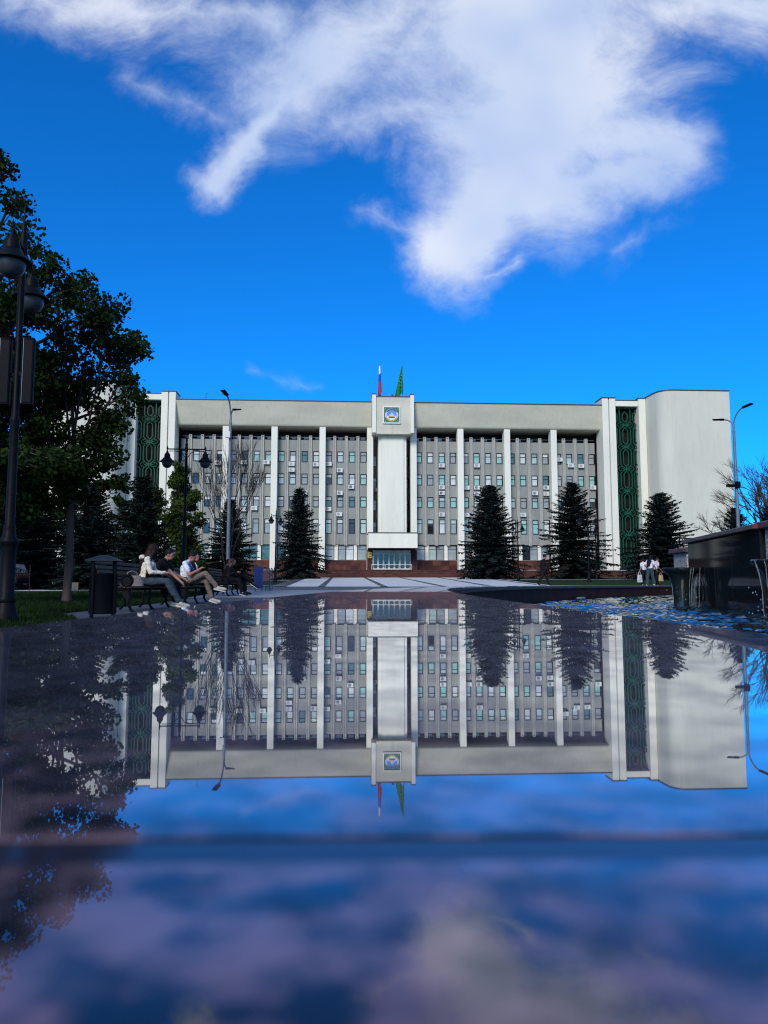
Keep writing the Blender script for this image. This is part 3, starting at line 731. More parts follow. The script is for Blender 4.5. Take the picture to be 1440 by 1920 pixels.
# flags
def flag(name, label, u, bands, lean, seed):
    x, _ = fac(u, 740, 0); loc = Vector((BC[0], BC[1], 26.0)) + Matrix.Rotation(BA, 3, 'Z') @ Vector((x, .2, 0))
    t = thing('flag', label, 'flag', loc, BA); H = 6.0
    b = MB(); b.tube([(0, 0, 0), (0, 0, H - .05)], [.045, .03], 8); b.ell((0, 0, H), (.06, .06, .06)); b.build('pole', steel, t)
    rr = random.Random(seed); nz_, nx_ = 26, 14; bot = 1.9
    def pt(i, j):          # i along the fly, j down the hoist: cloth hanging limp in folds
        f = i / nx_; g = j / nz_
        wdt = (.05 + .75 * g ** .8) * (1 if lean else .42)
        if lean: xx = -wdt * f * 1.35 + .10 * math.sin(f * 9 + g * 2) * g + .35 * f * (1 - f) * g * 1.2
        else: xx = -.18 * f + .20 * math.sin(f * 8 + 2.0 * g) * (.3 + g) - .05
        yy = .22 * math.sin(f * 13 + g * 3) * g
        zz = H - .1 - (H - .1 - bot) * g - (.9 * f * g if lean else .7 * f * (g * .7 + .3))
        return (xx, yy - .05, zz)
    for k, (g0, g1, mat) in enumerate(bands):
        b = MB(); j0, j1 = round(g0 * nz_), round(g1 * nz_); W_ = nx_ + 1
        b.add([pt(i, j) for j in range(j0, j1 + 1) for i in range(W_)], [(q * W_ + i, q * W_ + i + 1, (q + 1) * W_ + i + 1, (q + 1) * W_ + i) for q in range(j1 - j0) for i in range(nx_)])
        b.build('cloth', mat, t, smooth=180)
    if lean:
        for k in range(6):
            p = pt(6 + k % 3 * 3, 9 + k * 2); b = MB(); b.prism([(p[0] + .055 * math.cos(q * 1.2566), p[2] + .055 * math.sin(q * 1.2566)) for q in range(5)], 'y', p[1] - .30, p[1] - .02); b.build('star', goldpaint, t)
fwhite = M('flag_white', (.75, .78, .8), .8, .05, 2); fblue = M('flag_blue', (.02, .05, .45), .8, .1, 2); fred = M('flag_red', (.55, .015, .03), .8, .1, 2); fgreen = M('flag_green', (.008, .17, .04), .8, .15, 2)
flag('flag', 'limp white, blue and red flag on the roof above the emblem', 713.5, [(0, .26, fwhite), (.26, .56, fblue), (.56, 1, fred)], False, 1)
flag('flag', 'limp green flag with gold stars on the roof above the emblem', 755, [(0, 1, fgreen)], True, 2)

# air conditioners hanging on the facade
ac_b = MB(); ac_b.bbox(-.42, .42, -.16, .16, 0, .58, .02); ac_case = ac_b.mesh('casing', acwhite)
ac_g = MB()
for r in (.21, .14, .07): ac_g.lathe([(r - .02, -.012), (r - .02, .0), (r, .0), (r, -.012)], 16, (0, 0, 0), cap=False)
ac_g.lathe([(.225, -.02), (.225, -.012), (.005, -.012)], 18, (0, 0, 0))
for v in range(len(ac_g.v)): x, y, z = ac_g.v[v]; ac_g.v[v] = (x, -z, y)
ac_fan = ac_g.mesh('fan_grille', acdark)
ac_k = MB()
for q in (-.3, .3): ac_k.box(q - .02, q + .02, -.16, .22, -.06, -.002); ac_k.box(q - .02, q + .02, .17, .22, -.3, -.06)
ac_br = ac_k.mesh('bracket', steel)
ACS = [(457, 867), (500, 867), (547, 870), (547, 881), (409, 868), (477, 953), (456, 955), (592, 871), (615, 870), (637, 882), (658.5, 913), (637, 924.5), (571, 924), (615, 954.5), (636, 964.5), (704, 915),
       (828, 873), (828, 914), (828, 924.5), (828, 965), (894, 873), (875, 914.5), (894, 914.5), (894, 926), (1003, 925), (1024, 914.5), (1024, 926), (981, 965.5), (875, 965.5), (1070, 873), (1089.5, 874), (1112, 914.5), (1049, 862)]
BAYN = ['first', 'second', 'third', 'fourth']
for u, v in ACS:
    x, z = fac(u, v, 1.1)
    if abs(x) < 3.5: lab = 'white air conditioner in the narrow slot beside the emblem tower shaft'; yy = 3.0
    else:
        k = min(range(4), key=lambda q: abs(abs(x) - BAYS[q])); side = 'bare tree' if x < 0 else 'fountain'
        rown = 'below a top row' if v < 877 else 'above a second row' if v < 890 else 'below a second row' if v < 919 else 'above a third row' if v < 935 else 'below a third row' if v < 960 else 'above a bottom row'
        wi = min(range(4), key=lambda q: abs(abs(x) - BAYS[k] - WOFF[q])); wn = ('innermost', 'inner', 'outer', 'outermost')[wi]
        lab = 'white air conditioner %s window, %s in %s bay, %s side' % (rown, wn, BAYN[k], side); yy = 1.06
        x = min(max(x, math.copysign(BAYS[k], x) - 2.5), math.copysign(BAYS[k], x) + 2.5)
    loc = Vector((BC[0], BC[1], 0)) + Matrix.Rotation(BA, 3, 'Z') @ Vector((x, yy, z - .29))
    t = thing('air_conditioner', lab, 'air conditioner', loc, BA, 'air conditioners on the facade')
    inst('casing', ac_case, t); inst('fan_grille', ac_fan, t, (-.1, -.172, .29)); inst('bracket', ac_br, t)

# ------------------------------------------------------------------ vegetation
def quadmesh(name, V, mat):
    V = np.asarray(V, dtype=np.float32); n, k = V.shape[0], V.shape[1]
    me = bpy.data.meshes.new(name); me.vertices.add(n * k); me.vertices.foreach_set('co', V.reshape(-1))
    me.loops.add(n * k); me.loops.foreach_set('vertex_index', np.arange(n * k, dtype=np.int32))
    me.polygons.add(n); me.polygons.foreach_set('loop_start', np.arange(0, n * k, k, dtype=np.int32)); me.polygons.foreach_set('loop_total', np.full(n, k, dtype=np.int32))
    me.materials.append(mat); me.update(); me.validate()
    return me
def leaf_cards(C, size, rng, droop=.3):
    n = len(C); d = rng.normal(size=(n, 3)); d[:, 2] -= droop; d /= np.linalg.norm(d, axis=1)[:, None]
    r = rng.normal(size=(n, 3)); s = np.cross(d, r); s /= np.linalg.norm(s, axis=1)[:, None] + 1e-9
    nn = np.cross(d, s); L = size * rng.uniform(.7, 1.3, (n, 1)); Wd = L * .48
    p0 = C; p1 = C + d * L * .45 + s * Wd + nn * L * .08; p2 = C + d * L; p3 = C + d * L * .45 - s * Wd + nn * L * .08
    return np.stack([p0, p1, p2, p3], 1)
def px3(u, v, y):
    r = ray(u, v); return Vector((r[0] / r[1] * y, y, r[2] / r[1] * y + CZ))
def broad_tree(name, label, base, ells, depth, leafm, barkmat, lsize, dens, lpc, seed, trunk_r=.14, group=None, crad=(.32, .55)):
    """trunk with limbs to each foliage mass, branches to each leaf clump, leaves in the clumps"""
    rng = np.random.default_rng(seed); t = thing(name, label, 'tree', base, 0, group); B0 = Vector(base)
    b = MB(); Cs = []; sizes = []
    top = max(px3(e[0], e[1], depth).z for e in ells) - B0.z
    fork = Vector((0, 0, min(2.6, top * .3)))
    b.tube([(0, 0, -.1), (.01, 0, .3), (.03, .02, fork.z * .6), fork], [trunk_r * 1.35, trunk_r, trunk_r * .9, trunk_r * .8], 9)
    lead = fork + Vector((-.1, .1, top * .35))
    b.tube([fork, lerp(fork, lead, .5) + Vector((.1, 0, 0)), lead], [trunk_r * .78, trunk_r * .6, trunk_r * .42], 8)
    for e in ells:
        u, v, ru, rv = e[:4]; dd = e[4] if len(e) > 4 else 0
        c = px3(u, v, depth + dd) - B0; k = depth / F; rx, rz = ru * k, rv * k; ry = (rx + rz) * .6
        st = lerp(fork, lead, rng.uniform(.1, 1.0)); mid = lerp(st, c, .5) + Vector((0, 0, -.05 * (c - st).length))
        b.tube([st, mid, c], [trunk_r * .42, trunk_r * .28, trunk_r * .12], 6)
        for _ in range(max(3, int(dens * rx * rz))):
            q = rng.normal(size=3); q /= np.linalg.norm(q); q *= rng.uniform(.25, 1.0) ** .6
            p = c + Vector((q[0] * rx, q[1] * ry, q[2] * rz)); s0 = lerp(mid, c, rng.uniform(.3, 1))
            b.tube([s0, lerp(s0, p, .55) + Vector((0, 0, .08)), p], [trunk_r * .11, trunk_r * .07, .008], 4, cap=False)
            cr = rng.uniform(*crad); m = int(lpc * rng.uniform(.6, 1.3))
            off = rng.normal(size=(m, 3)); off /= np.linalg.norm(off, axis=1)[:, None]; off *= (rng.uniform(0, 1, (m, 1)) ** .45) * cr; off[:, 2] *= .62
            Cs.append(np.array(p)[None, :] + off)
    b.build('trunk', barkmat, t, smooth=60)
    inst('crown', quadmesh('crown', leaf_cards(np.concatenate(Cs), lsize, rng), leafm), t)
    return t
broad_tree('maple_tree', 'slender maple with wide dark crown and thin trunk on the lawn behind the bin', (-8.45, 20, ground(-8.45, 20)),
           [(200, 640, 70, 45), (255, 662, 34, 24), (175, 570, 48, 52), (120, 700, 105, 75), (238, 738, 42, 30), (190, 780, 50, 34), (110, 830, 105, 70), (205, 850, 32, 42), (50, 770, 110, 110), (150, 900, 70, 45), (70, 900, 90, 60), (215, 905, 22, 24)], 20, mapleleaf, barkm, .112, 21, 125, 3, .11)
broad_tree('maple_tree', 'tall dense maple rising behind the black lamp post with two loudspeakers', (-12.2, 18.5, ground(-12, 18)),
           [(-45, 470, 95, 120), (-50, 330, 62, 78), (62, 515, 52, 42), (115, 535, 48, 42), (20, 620, 110, 80), (-70, 640, 110, 110), (140, 610, 50, 45), (-80, 820, 130, 130), (-6, 300, 14, 40), (18, 385, 26, 32), (40, 440, 20, 24), (10, 720, 100, 90), (40, 880, 110, 70), (-40, 960, 120, 60)], 18.5, mapleleaf, barkm, .108, 19, 125, 4, .24)

def spruce_mesh(H, Rm, seed, mat, dense=1.0):
    rng = random.Random(seed); Q = []; b = MB()
    b.tube([(0, 0, -.1), (0, 0, H * .5), (0, 0, H * .97)], [H * .016, H * .010, .01], 8)
    z = H * .04
    while z < H * .985:
        f = z / H; r0 = Rm * (1 - f) ** .72 * (.72 + .28 * min(1, f / .06)) + .12
        nb = max(4, int((11 if f < .6 else 8) * dense)); a0 = rng.uniform(0, 6.28)
        for k in range(nb):
            a = a0 + k * 6.283 / nb + rng.uniform(-.25, .25); L = r0 * rng.uniform(.55, 1.15) * (1 + .38 * noise.noise(Vector((math.cos(a) * 1.3 + seed, math.sin(a) * 1.3, z * .55)))); ca, sa = math.cos(a), math.sin(a)
            up = lerp(-.16, .5, f ** 1.3) + rng.uniform(-.1, .1)
            zz = z + rng.uniform(-.12, .12)
            def P(t): return Vector((ca * L * t, sa * L * t, zz + L * (up * t - .42 * t * (1 - f) * t + .20 * t ** 3)))
            b.tube([P(0), P(.5), P(.92)], [.03 * (1 - f) + .008, .015, .006], 4, cap=False)
            n = max(5, int(L / .105)); side = Vector((-sa, ca, 0)); out = Vector((ca, sa, 0))
            for i in range(n + 1):
                t = .10 + .9 * i / n; p = P(t); tl = (.22 + .45 * L / (L + 1) * max(0, 1 - t) ** .7) * rng.uniform(.7, 1.25)
                for s in (-1, 1):
                    d = (side * s * rng.uniform(.6, 1) + out * rng.uniform(.4, .9) + Vector((0, 0, rng.uniform(-.45, .12)))).normalized()
                    w = Vector((0, 0, 1)).cross(d) * rng.uniform(.06, .11) + Vector((0, 0, rng.uniform(-.05, .05)))
                    e = p + d * tl; Q.append((p - w * .6, e - w, e + d * .06, p + w * .6) if rng.random() < .5 else (p - w * .4, p + d * tl * .5 - w * 1.2, e, p + d * tl * .5 + w * 1.2))
                if rng.random() < .95:
                    d = Vector((rng.uniform(-.4, .4), rng.uniform(-.4, .4), -1)).normalized(); e = p + d * tl * .75; w = side * rng.uniform(.04, .08) + out * rng.uniform(-.05, .05)
                    Q.append((p - w * .5, e - w, e + w * .6, p + w * .8))
        z += lerp(.34, .22, f) * (H / 10) ** .5
    for k in range(10):
        a = k * .7; Q.append((Vector((0, 0, H * (.95 + .002 * k))), Vector((.08 * math.cos(a), .08 * math.sin(a), H * .97)), Vector((.02 * math.cos(a), .02 * math.sin(a), H * 1.01)), Vector((0.01, 0, H * .985))))
    return b.mesh('trunk', barkdark, 180), quadmesh('crown', [[tuple(v) for v in q] for q in Q], mat)
SPR = [spruce_mesh(10.5, 3.1, 21, needles), spruce_mesh(10.0, 3.7, 22, needles), spruce_mesh(10.5, 3.4, 23, needles_d, .75)]
def spruce(kind, u, vtop, y, label, hw=None, rot=0, x=None):
    base_x = (u - 720) / F * y / math.cos(TH) if x is None else x; g = ground(base_x, y); top = px3(u, vtop, y).z
    me = SPR[kind]; H0 = 10.5 if kind != 1 else 10.0; s = (top - g) / H0
    t = thing('spruce_tree', label, 'tree', (base_x, y, g), rot, 'dark spruces')
    R0 = (3.1, 3.7, 3.4)[kind]; sw = hw * y / F / R0 * 1.06 if hw else s
    t.scale = (sw, sw, s)
    inst('trunk', me[0], t); inst('crown', me[1], t)
    return t
spruce(0, 561, 917, 84, 'narrow dark spruce in front of the second bay left of the entrance canopy', 54)
spruce(1, 920, 911, 80, 'broad dense spruce between the entrance canopy and the walking person', 78, 1)
spruce(2, 1074, 905, 78, 'open layered spruce standing behind the walking person in black', 80, 2)
spruce(1, 1238, 925, 74, 'wide spruce in front of the green screen behind the three white shirts', 82, 3.4)
spruce(0, 432, 938, 62, 'dark spruce behind the galvanised street light pole', 62, 2.5)
spruce(2, 268, 893, 46, 'bluish spruce standing behind the seated long haired person', 78, .8)
spruce(1, 175, 905, 50, 'wide dark spruce behind the slender maple trunk', 90, 1.7)
spruce(0, 60, 880, 54, 'dark spruce behind the iron fence next to the parked car', 85, 4)
spruce(1, -30, 860, 48, 'dark spruce at the edge of the lawn beyond the parked car', 90, 5)
spruce(2, 355, 985, 66, 'low spruce behind the two lantern lamp post', 60, 5.5)
spruce(1, 1378, 952, 58, 'dark fir rising behind the black fountain wall', 52, .3)
spruce(2, 1445, 940, 62, 'dark fir behind the tall street light by the fountain', 60, 2.2)

def ftree(name, label, u, vtop, y, hw, leafm, seed, n=16, lsize=.13, dens=34, lpc=80, tr=.07, gap=.22):
    x = (u - 720) / F * y; g = ground(x, y); rr = random.Random(seed); vb = 1095.8 - (g - CZ) * F / y
    es = []
    for k in range(n):
        f = (k + .5) / n; v = lerp(vtop + 12, vb - (vb - vtop) * gap, f); wd = hw * (math.sin(math.pi * min(1, f * .85 + .08)) ** .6)
        es.append((u + rr.uniform(-.55, .55) * wd, v, wd * .42, (vb - vtop) / n * 1.1, rr.uniform(-.6, .6) * wd * y / F))
    return broad_tree(name, label, (x, y, g), es, y, leafm, barkm, lsize, dens, lpc, seed, tr, None, (.22, .42))
ftree('young_tree', 'yellow green young tree behind the lamp post with two lanterns', 347, 860, 42, 46, yleaf, 31)
ftree('young_tree', 'olive green young tree in front of the green screen on the bench side', 300, 912, 50, 34, yleaf, 32, 12)
ftree('hedge_tree', 'dark leafy tree behind the iron fence and the slender maple', 120, 905, 60, 100, mapleleaf, 33, 20, .26, 9, 90, .12, .06)
ftree('hedge_tree', 'dark leafy tree between the bluish spruce and the maple crown', 225, 925, 57, 80, mapleleaf, 34, 18, .24, 9, 90, .12, .06)
ftree('hedge_tree', 'dark leafy tree behind the parked car and lamp post', 15, 900, 62, 110, mapleleaf, 35, 20, .26, 9, 90, .12, .06)

def bare_tree(label, base, H, spread, seed, levels=5, r0=.14, fan=.5, stems=1, mat=twigm):
    rr = random.Random(seed); t = thing('bare_tree', label, 'tree', base); tr = MB(); tw = MB()
    def grow(p, d, L, r, lv):
        q = p + d * L * .5 + Vector((rr.uniform(-1, 1), rr.uniform(-1, 1), 0)) * L * .05; e = p + d * L
        (tr if lv >= levels - 1 else tw).tube([p, q, e], [r, r * .82, r * .62], 6 if lv >= levels - 1 else 4, cap=False)
        if lv == 0: return
        for k in range(rr.choice((2, 3, 3)) + (1 if lv < 3 else 0)):
            ax = Vector((rr.gauss(0, 1), rr.gauss(0, 1), rr.gauss(0, .4))); ax = (ax - d * ax.dot(d)).normalized()
            nd = (d + ax * rr.uniform(.3, 1.0) * spread + Vector((0, 0, fan * .3))).normalized()
            st = lerp(p, e, rr.uniform(.45, 1.0)); grow(st, nd, L * rr.uniform(.58, .82), max(.006, r * .58), lv - 1)
    for k in range(stems):
        a = rr.uniform(0, 6.28); d = Vector((math.cos(a) * .22, math.sin(a) * .22, 1)).normalized() if stems > 1 else Vector((.02, 0, 1))
        tr.tube([(0, 0, -.1), d * H * .06], [r0 * 1.15, r0], 7); grow(d * H * .05, d, H * .30, r0, levels)
    tr.build('trunk', mat, t, smooth=180); tw.build('crown', mat, t, smooth=180)
    return t
xb = (428 - 720) / F * 48; bare_tree('leafless tree with upright branches in front of the grey facade beside the street light', (xb, 48, ground(xb, 48)), 10.6, .40, 41, 5, .055, .9, 4, barkdark)
xb = (1432 - 720) / F * 66; bare_tree('leafless spreading tree behind the street light on the fountain side', (xb, 66, ground(xb, 66)), 13.6, .75, 42, 6, .19, .4, 2, twigm)
xb = (1370 - 720) / F * 70; bare_tree('smaller leafless tree in front of the blank wing wall', (xb, 70, ground(xb, 70)), 9.0, .8, 43, 5, .12, .3, 2, twigm)
xb = (1500 - 720) / F * 60; bare_tree('leafless tree past the end of the fountain side lawn', (xb, 60, ground(xb, 60)), 13.0, .75, 44, 5, .2, .4, 2, twigm)

# clipped hedge behind the fence
t = thing('hedge', 'dark clipped hedge running behind the iron fence', 'hedge', (-28, 59, ground(-28, 59))); rng = np.random.default_rng(77)
Cn = np.stack([rng.uniform(-16, 14, 26000), rng.uniform(-.9, .9, 26000), rng.uniform(.05, 2.3, 26000)], 1); Cn[:, 2] += .25 * np.sin(Cn[:, 0] * 1.3) * Cn[:, 2] / 2.3
inst('foliage', quadmesh('foliage', leaf_cards(Cn, .22, rng), mapleleaf), t)
b = MB()
for k in range(20): b.tube([(-16 + k * 1.55, 0, -.05), (-16 + k * 1.55 + .2, .1, 1.9)], [.05, .02], 5)
b.build('stems', barkdark, t)
# grass on the near lawn
rng = np.random.default_rng(9); N = 90000
gy_ = 5.5 + 25 * rng.uniform(0, 1, N) ** 1.5; ex = np.array([lawn_edge(q) for q in gy_]) - .14; gx_ = ex - 9.5 * rng.uniform(0, 1, N) ** 1.2
gz_ = np.array([ground(a, c) for a, c in zip(gx_, gy_)]) + .008
hh = rng.uniform(.035, .085, N); an = rng.uniform(0, 6.28, N); ln = rng.uniform(-.04, .04, (N, 2)); wd = .0035 + .0006 * gy_
V = np.zeros((N, 3, 3)); V[:, 0] = np.stack([gx_ - np.cos(an) * wd, gy_ - np.sin(an) * wd, gz_], 1); V[:, 1] = np.stack([gx_ + np.cos(an) * wd, gy_ + np.sin(an) * wd, gz_], 1)
V[:, 2] = np.stack([gx_ + ln[:, 0], gy_ + ln[:, 1], gz_ + hh], 1)
g = inst('grass', quadmesh('grass', V, grassm)); struct(g, 'stuff')

# ------------------------------------------------------------------ lamps
def classic_lamp(loc, rz, label, seg=20):
    t = thing('lamp_post', label, 'lamp post', loc, rz, 'black lantern lamp posts')
    b = MB(); b.lathe([(.17, 0), (.17, .05), (.145, .08), (.12, .18), (.105, .24), (.115, .26), (.115, .30), (.095, .33), (.092, .95), (.10, .98), (.12, 1.02), (.12, 1.05), (.085, 1.10), (.07, 1.20), (.075, 1.23), (.06, 1.27), (.055, 2.6), (.062, 2.63), (.062, 2.67), (.045, 2.70), (.042, 4.9), (.055, 4.93), (.055, 5.06), (.04, 5.08), (.05, 5.16), (.028, 5.24), (.04, 5.32), (.012, 5.42), (.008, 5.62)], seg)
    b.build('post', blackiron, t, smooth=40)
    b = MB(); b.tube([(-.66, 0, 5.0), (.66, 0, 5.0)], .022, 8)
    for s in (-1, 1):
        b.tube([(s * .05, 0, 4.72), (s * .16, 0, 4.88), (s * .34, 0, 4.93), (s * .58, 0, 4.93)], .014, 6)
        b.ell((s * .64, 0, 5.03), (.03, .03, .045)); b.tube([(s * .64, 0, 5.06), (s * .64, 0, 5.13)], [.016, .005], 6)
    b.build('crossbar', blackiron, t, smooth=60)
    for s in (-1, 1):
        c = (s * .64, 0, 0)
        b = MB(); b.lathe([(.014, 5.0), (.014, 4.93), (.04, 4.91), (.05, 4.86), (.085, 4.84), (.10, 4.78), (.10, 4.72), (.125, 4.70), (.15, 4.66), (.215, 4.60), (.245, 4.565), (.245, 4.555), (.19, 4.56)], seg, c, cap=False)
        ln_ = b.build('lantern', blackiron, t, smooth=35)
        b = MB(); b.lathe([(.175, 4.575), (.178, 4.54), (.165, 4.47), (.13, 4.40), (.07, 4.355), (.005, 4.34)], seg, c); b.build('globe', milky, ln_, smooth=50)
    return t
classic_lamp((-4.9, 9.75, ground(-4.9, 9.75) + .012), R(105), 'tall black lantern post with loudspeakers at the lawn edge before the bin', 28)
classic_lamp((-6.75, 25.2, ground(-6.75, 25.2)), R(4), 'black lantern post with two lanterns spread wide behind the benches')
def lamp_at(u, y, rz, label): x = (u - 720) / F * y; classic_lamp((x, y, ground(x, y) + .012), rz, label, 12)
lamp_at(517, 56, R(65), 'black lantern post beside the narrow spruce on the bench side'); lamp_at(971, 66, R(40), 'black lantern post beside the broad dense spruce')
lamp_at(1103, 57, R(8), 'black lantern post in front of the open layered spruce'); lamp_at(1117, 73, R(70), 'thin black lantern post just behind the open layered spruce')
for q, s in (('front', -1), ('back', 1)):
    t = thing('column_speaker', 'black column loudspeaker strapped to the %s of the tall lantern post' % ('path side' if s < 0 else 'lawn side'), 'loudspeaker', (-4.9 - s * .155, 9.75 - .02, 2.85), R(15), 'column loudspeakers on the lantern post')
    b = MB(); b.bbox(-.075, .075, -.06, .06, 0, .92, .012); b.build('cabinet', darkplastic, t)
    b = MB(); b.box(-.052, .052, -.066, -.0605, .04, .88); b.build('grille', blackiron, t)
    b = MB(); b.box(-.062, -.056, -.068, -.0605, .02, .90); b.build('trim', steel, t)
    b = MB(); q0 = sorted((s * .075, s * .11)); b.box(q0[0], q0[1], -.02, .02, .4, .45); b.build('bracket', blackiron, t)
def street_light(loc, label, arms, boxes, Hs, rz=0):
    t = thing('street_light', label, 'street light', loc, rz, 'galvanised street lights')
    b = MB(); b.lathe([(.12, 0), (.12, .02), (.085, .03), (.078, Hs * .55), (.06, Hs * .98), (.07, Hs), (.05, Hs + .01), (.05, Hs + .3)], 14); b.build('pole', steel, t, smooth=40)
    for dx_, dy_, dz_ in arms:
        b = MB(); pts = []
        for i in range(9):
            f = i / 8; pts.append((dx_ * f ** 1.6, dy_ * f ** 1.6, Hs + .25 + dz_ * (1 - (1 - f) ** 1.7)))
        b.tube(pts, .035, 8); arm = b.build('arm', steel, t, smooth=60)
        d = (Vector(pts[-1]) - Vector(pts[-2])).normalized(); rot = d.to_track_quat('X', 'Z').to_matrix().to_4x4(); Mx = Matrix.Translation(pts[-1]) @ rot
        b = MB(); b.bbox(-.05, .40, -.12, .12, -.03, .03, .02, 0, Mx); b.bbox(-.12, .10, -.05, .05, -.05, .05, .015, 0, Mx); b.build('lamp_head', darkplastic, arm)
    for z, w_, h_, sx in boxes:
        b = MB(); b.bbox(sx - w_ / 2, sx + w_ / 2, -.22, -.06, z, z + h_, .015); b.tube([(0, -.05, z + h_ * .5), (sx, -.1, z + h_ * .5)], .03, 6); b.build('equipment_box', darkplastic if z < 5 else acwhite, t)
street_light((-7.1, 34, ground(-7.1, 34)), 'galvanised street light with two heads and small white camera behind the benches', [(-.12, -.5, .95), (.12, .25, .42)], [(6.95, .22, .3, -.08)], 7.7)
street_light((16.65, 35, ground(16.65, 35)), 'galvanised street light with two heads behind the fountain wall', [(.32, -.5, .80), (-.42, .3, .36)], [(4.75, .22, .30, .0), (4.8, .45, .12, -.3)], 7.5)

# ------------------------------------------------------------------ benches, bins, fence, car
BENCH_X = lambda y: -4.85 - .055 * (y - 15.2)
BRZ = .055
def bench(yc, L, label):
    x = BENCH_X(yc); t = thing('park_bench', label, 'bench', (x, yc, ground(x, yc)), BRZ, 'benches along the fountain path')
    for k in range(6):
        b = MB(); x0 = -.20 + k * .075; zz = .445 + .012 * math.cos((k - 2.5) * .6)
        b.bbox(x0, x0 + .062, -L / 2, L / 2, zz - .03, zz, .006); b.build('seat_slat', wood, t)
    for k in range(5):
        f = k / 4; xx = -.26 - .13 * f; zz = .53 + .36 * f
        Mx = Matrix.Translation((xx, 0, zz)) @ Matrix.Rotation(R(-20), 4, 'Y'); b = MB(); b.bbox(-.014, .014, -L / 2, L / 2, -.034, .034, .006, 0, Mx); b.build('back_slat', wood, t)
    for yy in (-L / 2 + .05, 0, L / 2 - .05):
        b = MB()
        def rib(pts, w=.035, h=.028):
            b.tube(pts, h, 6)
        rib([(.22, yy, .40), (.24, yy, .28), (.20, yy, .14), (.27, yy, .02), (.31, yy, .0)]); rib([(-.22, yy, .41), (-.27, yy, .26), (-.26, yy, .12), (-.35, yy, .0)])
        rib([(.25, yy, .41), (0, yy, .395), (-.23, yy, .42), (-.28, yy, .55), (-.42, yy, .93)])
        if yy != 0:
            pts = [(.17 + .095 * math.cos(a) , yy, .555 + .095 * math.sin(a)) for a in [R(q) for q in range(-110, 271, 30)]]
            rib(pts); rib([(.17, yy, .65), (0, yy, .64), (-.18, yy, .66), (-.32, yy, .70)]); b.bbox(-.10, .24, yy - .03, yy + .03, .646, .672, .008)
            b.lathe([(.07, -.02), (.07, .02)], 14, (0, 0, 0)); n_ = 28
            for q in range(len(b.v) - n_, len(b.v)): vx, vy, vz = b.v[q]; b.v[q] = (.17 + vx, yy + vz, .555 + vy)
            b.add([(.10, yy - .012, .40), (.24, yy - .012, .40), (.24, yy - .012, .12), (.10, yy - .012, .30), (.10, yy + .012, .40), (.24, yy + .012, .40), (.24, yy + .012, .12), (.10, yy + .012, .30)], [(0, 3, 2, 1), (4, 5, 6, 7), (0, 4, 7, 3), (1, 2, 6, 5)])
        b.build('end_frame' if yy != 0 else 'middle_frame', blackiron, t, smooth=50)
bench(14.75, 2.9, 'brown slatted bench with scrolled iron ends holding the grey handbag')
bench(19.35, 2.6, 'brown slatted bench under the person in the white polo shirt')
bench(25.8, 2.6, 'brown slatted bench under the two people dressed in black')
bx, by = -4.17, 11.15
t = thing('litter_bin', 'black cylindrical litter bin with a hipped roof beside the first bench', 'bin', (bx, by, ground(bx, by)), R(12))
b = MB(); b.lathe([(.185, .06), (.197, .07), (.197, .62), (.205, .63), (.205, .65), (.185, .655), (.175, .64), (.17, .12)], 28); b.build('drum', darkplastic, t, smooth=40)
for k in range(4):
    a = R(45 + 90 * k + 12); c, s = math.cos(a) * .215, math.sin(a) * .215
    b = MB(); b.bbox(-.018, .018, -.014, .014, 0, .84, .004, 0, Matrix.Translation((c, s, 0)) @ Matrix.Rotation(a + R(90), 4, 'Z')); b.build('leg', blackiron, t)
b = MB(); b.add([(.235 * sx, .235 * sy, .835) for sx, sy in ((-1, -1), (1, -1), (1, 1), (-1, 1))] + [(.235 * sx, .235 * sy, .85) for sx, sy in ((-1, -1), (1, -1), (1, 1), (-1, 1))] + [(.05 * sx, .05 * sy, .925) for sx, sy in ((-1, -1), (1, -1), (1, 1), (-1, 1))],
    [(3, 2, 1, 0), (0, 1, 5, 4), (1, 2, 6, 5), (2, 3, 7, 6), (3, 0, 4, 7), (4, 5, 9, 8), (5, 6, 10, 9), (6, 7, 11, 10), (7, 4, 8, 11), (8, 9, 10, 11)])
b.build('roof', M('slate_blue_painted_steel', (.010, .018, .026), .45, .2, 5, spec=.3), t)
bluem = M('blue_painted_steel', (.012, .03, .16), .4, .2, 5); tealm = M('teal_painted_steel', (.01, .07, .10), .4, .2, 5)
xb = (486 - 720) / F * 31.5
t = thing('recycling_bin', 'narrow blue recycling bin on posts at the end of the bench row', 'bin', (xb, 31.5, ground(xb, 31.5) + .018))
b = MB(); b.bbox(-.17, .17, -.15, .15, .12, 1.02, .015); b.build('box', bluem, t)
for q in (-.14, .14): b = MB(); b.bbox(q - .02, q + .02, -.02, .02, 0, .12, .004); b.build('leg', tealm, t)
t = thing('bicycle_stand', 'teal metal rack of thin hoops beside the blue recycling bin', 'rack', (xb + .42, 31.5, ground(xb, 31.5) + .018))
for k in range(3):
    b = MB(); q = k * .11 - .1; b.tube([(q, -.2, 0), (q, -.2, .85), (q, -.12, .95), (q, .12, .95), (q, .2, .85), (q, .2, 0)], .017, 6); b.build('hoop', tealm, t, smooth=60)
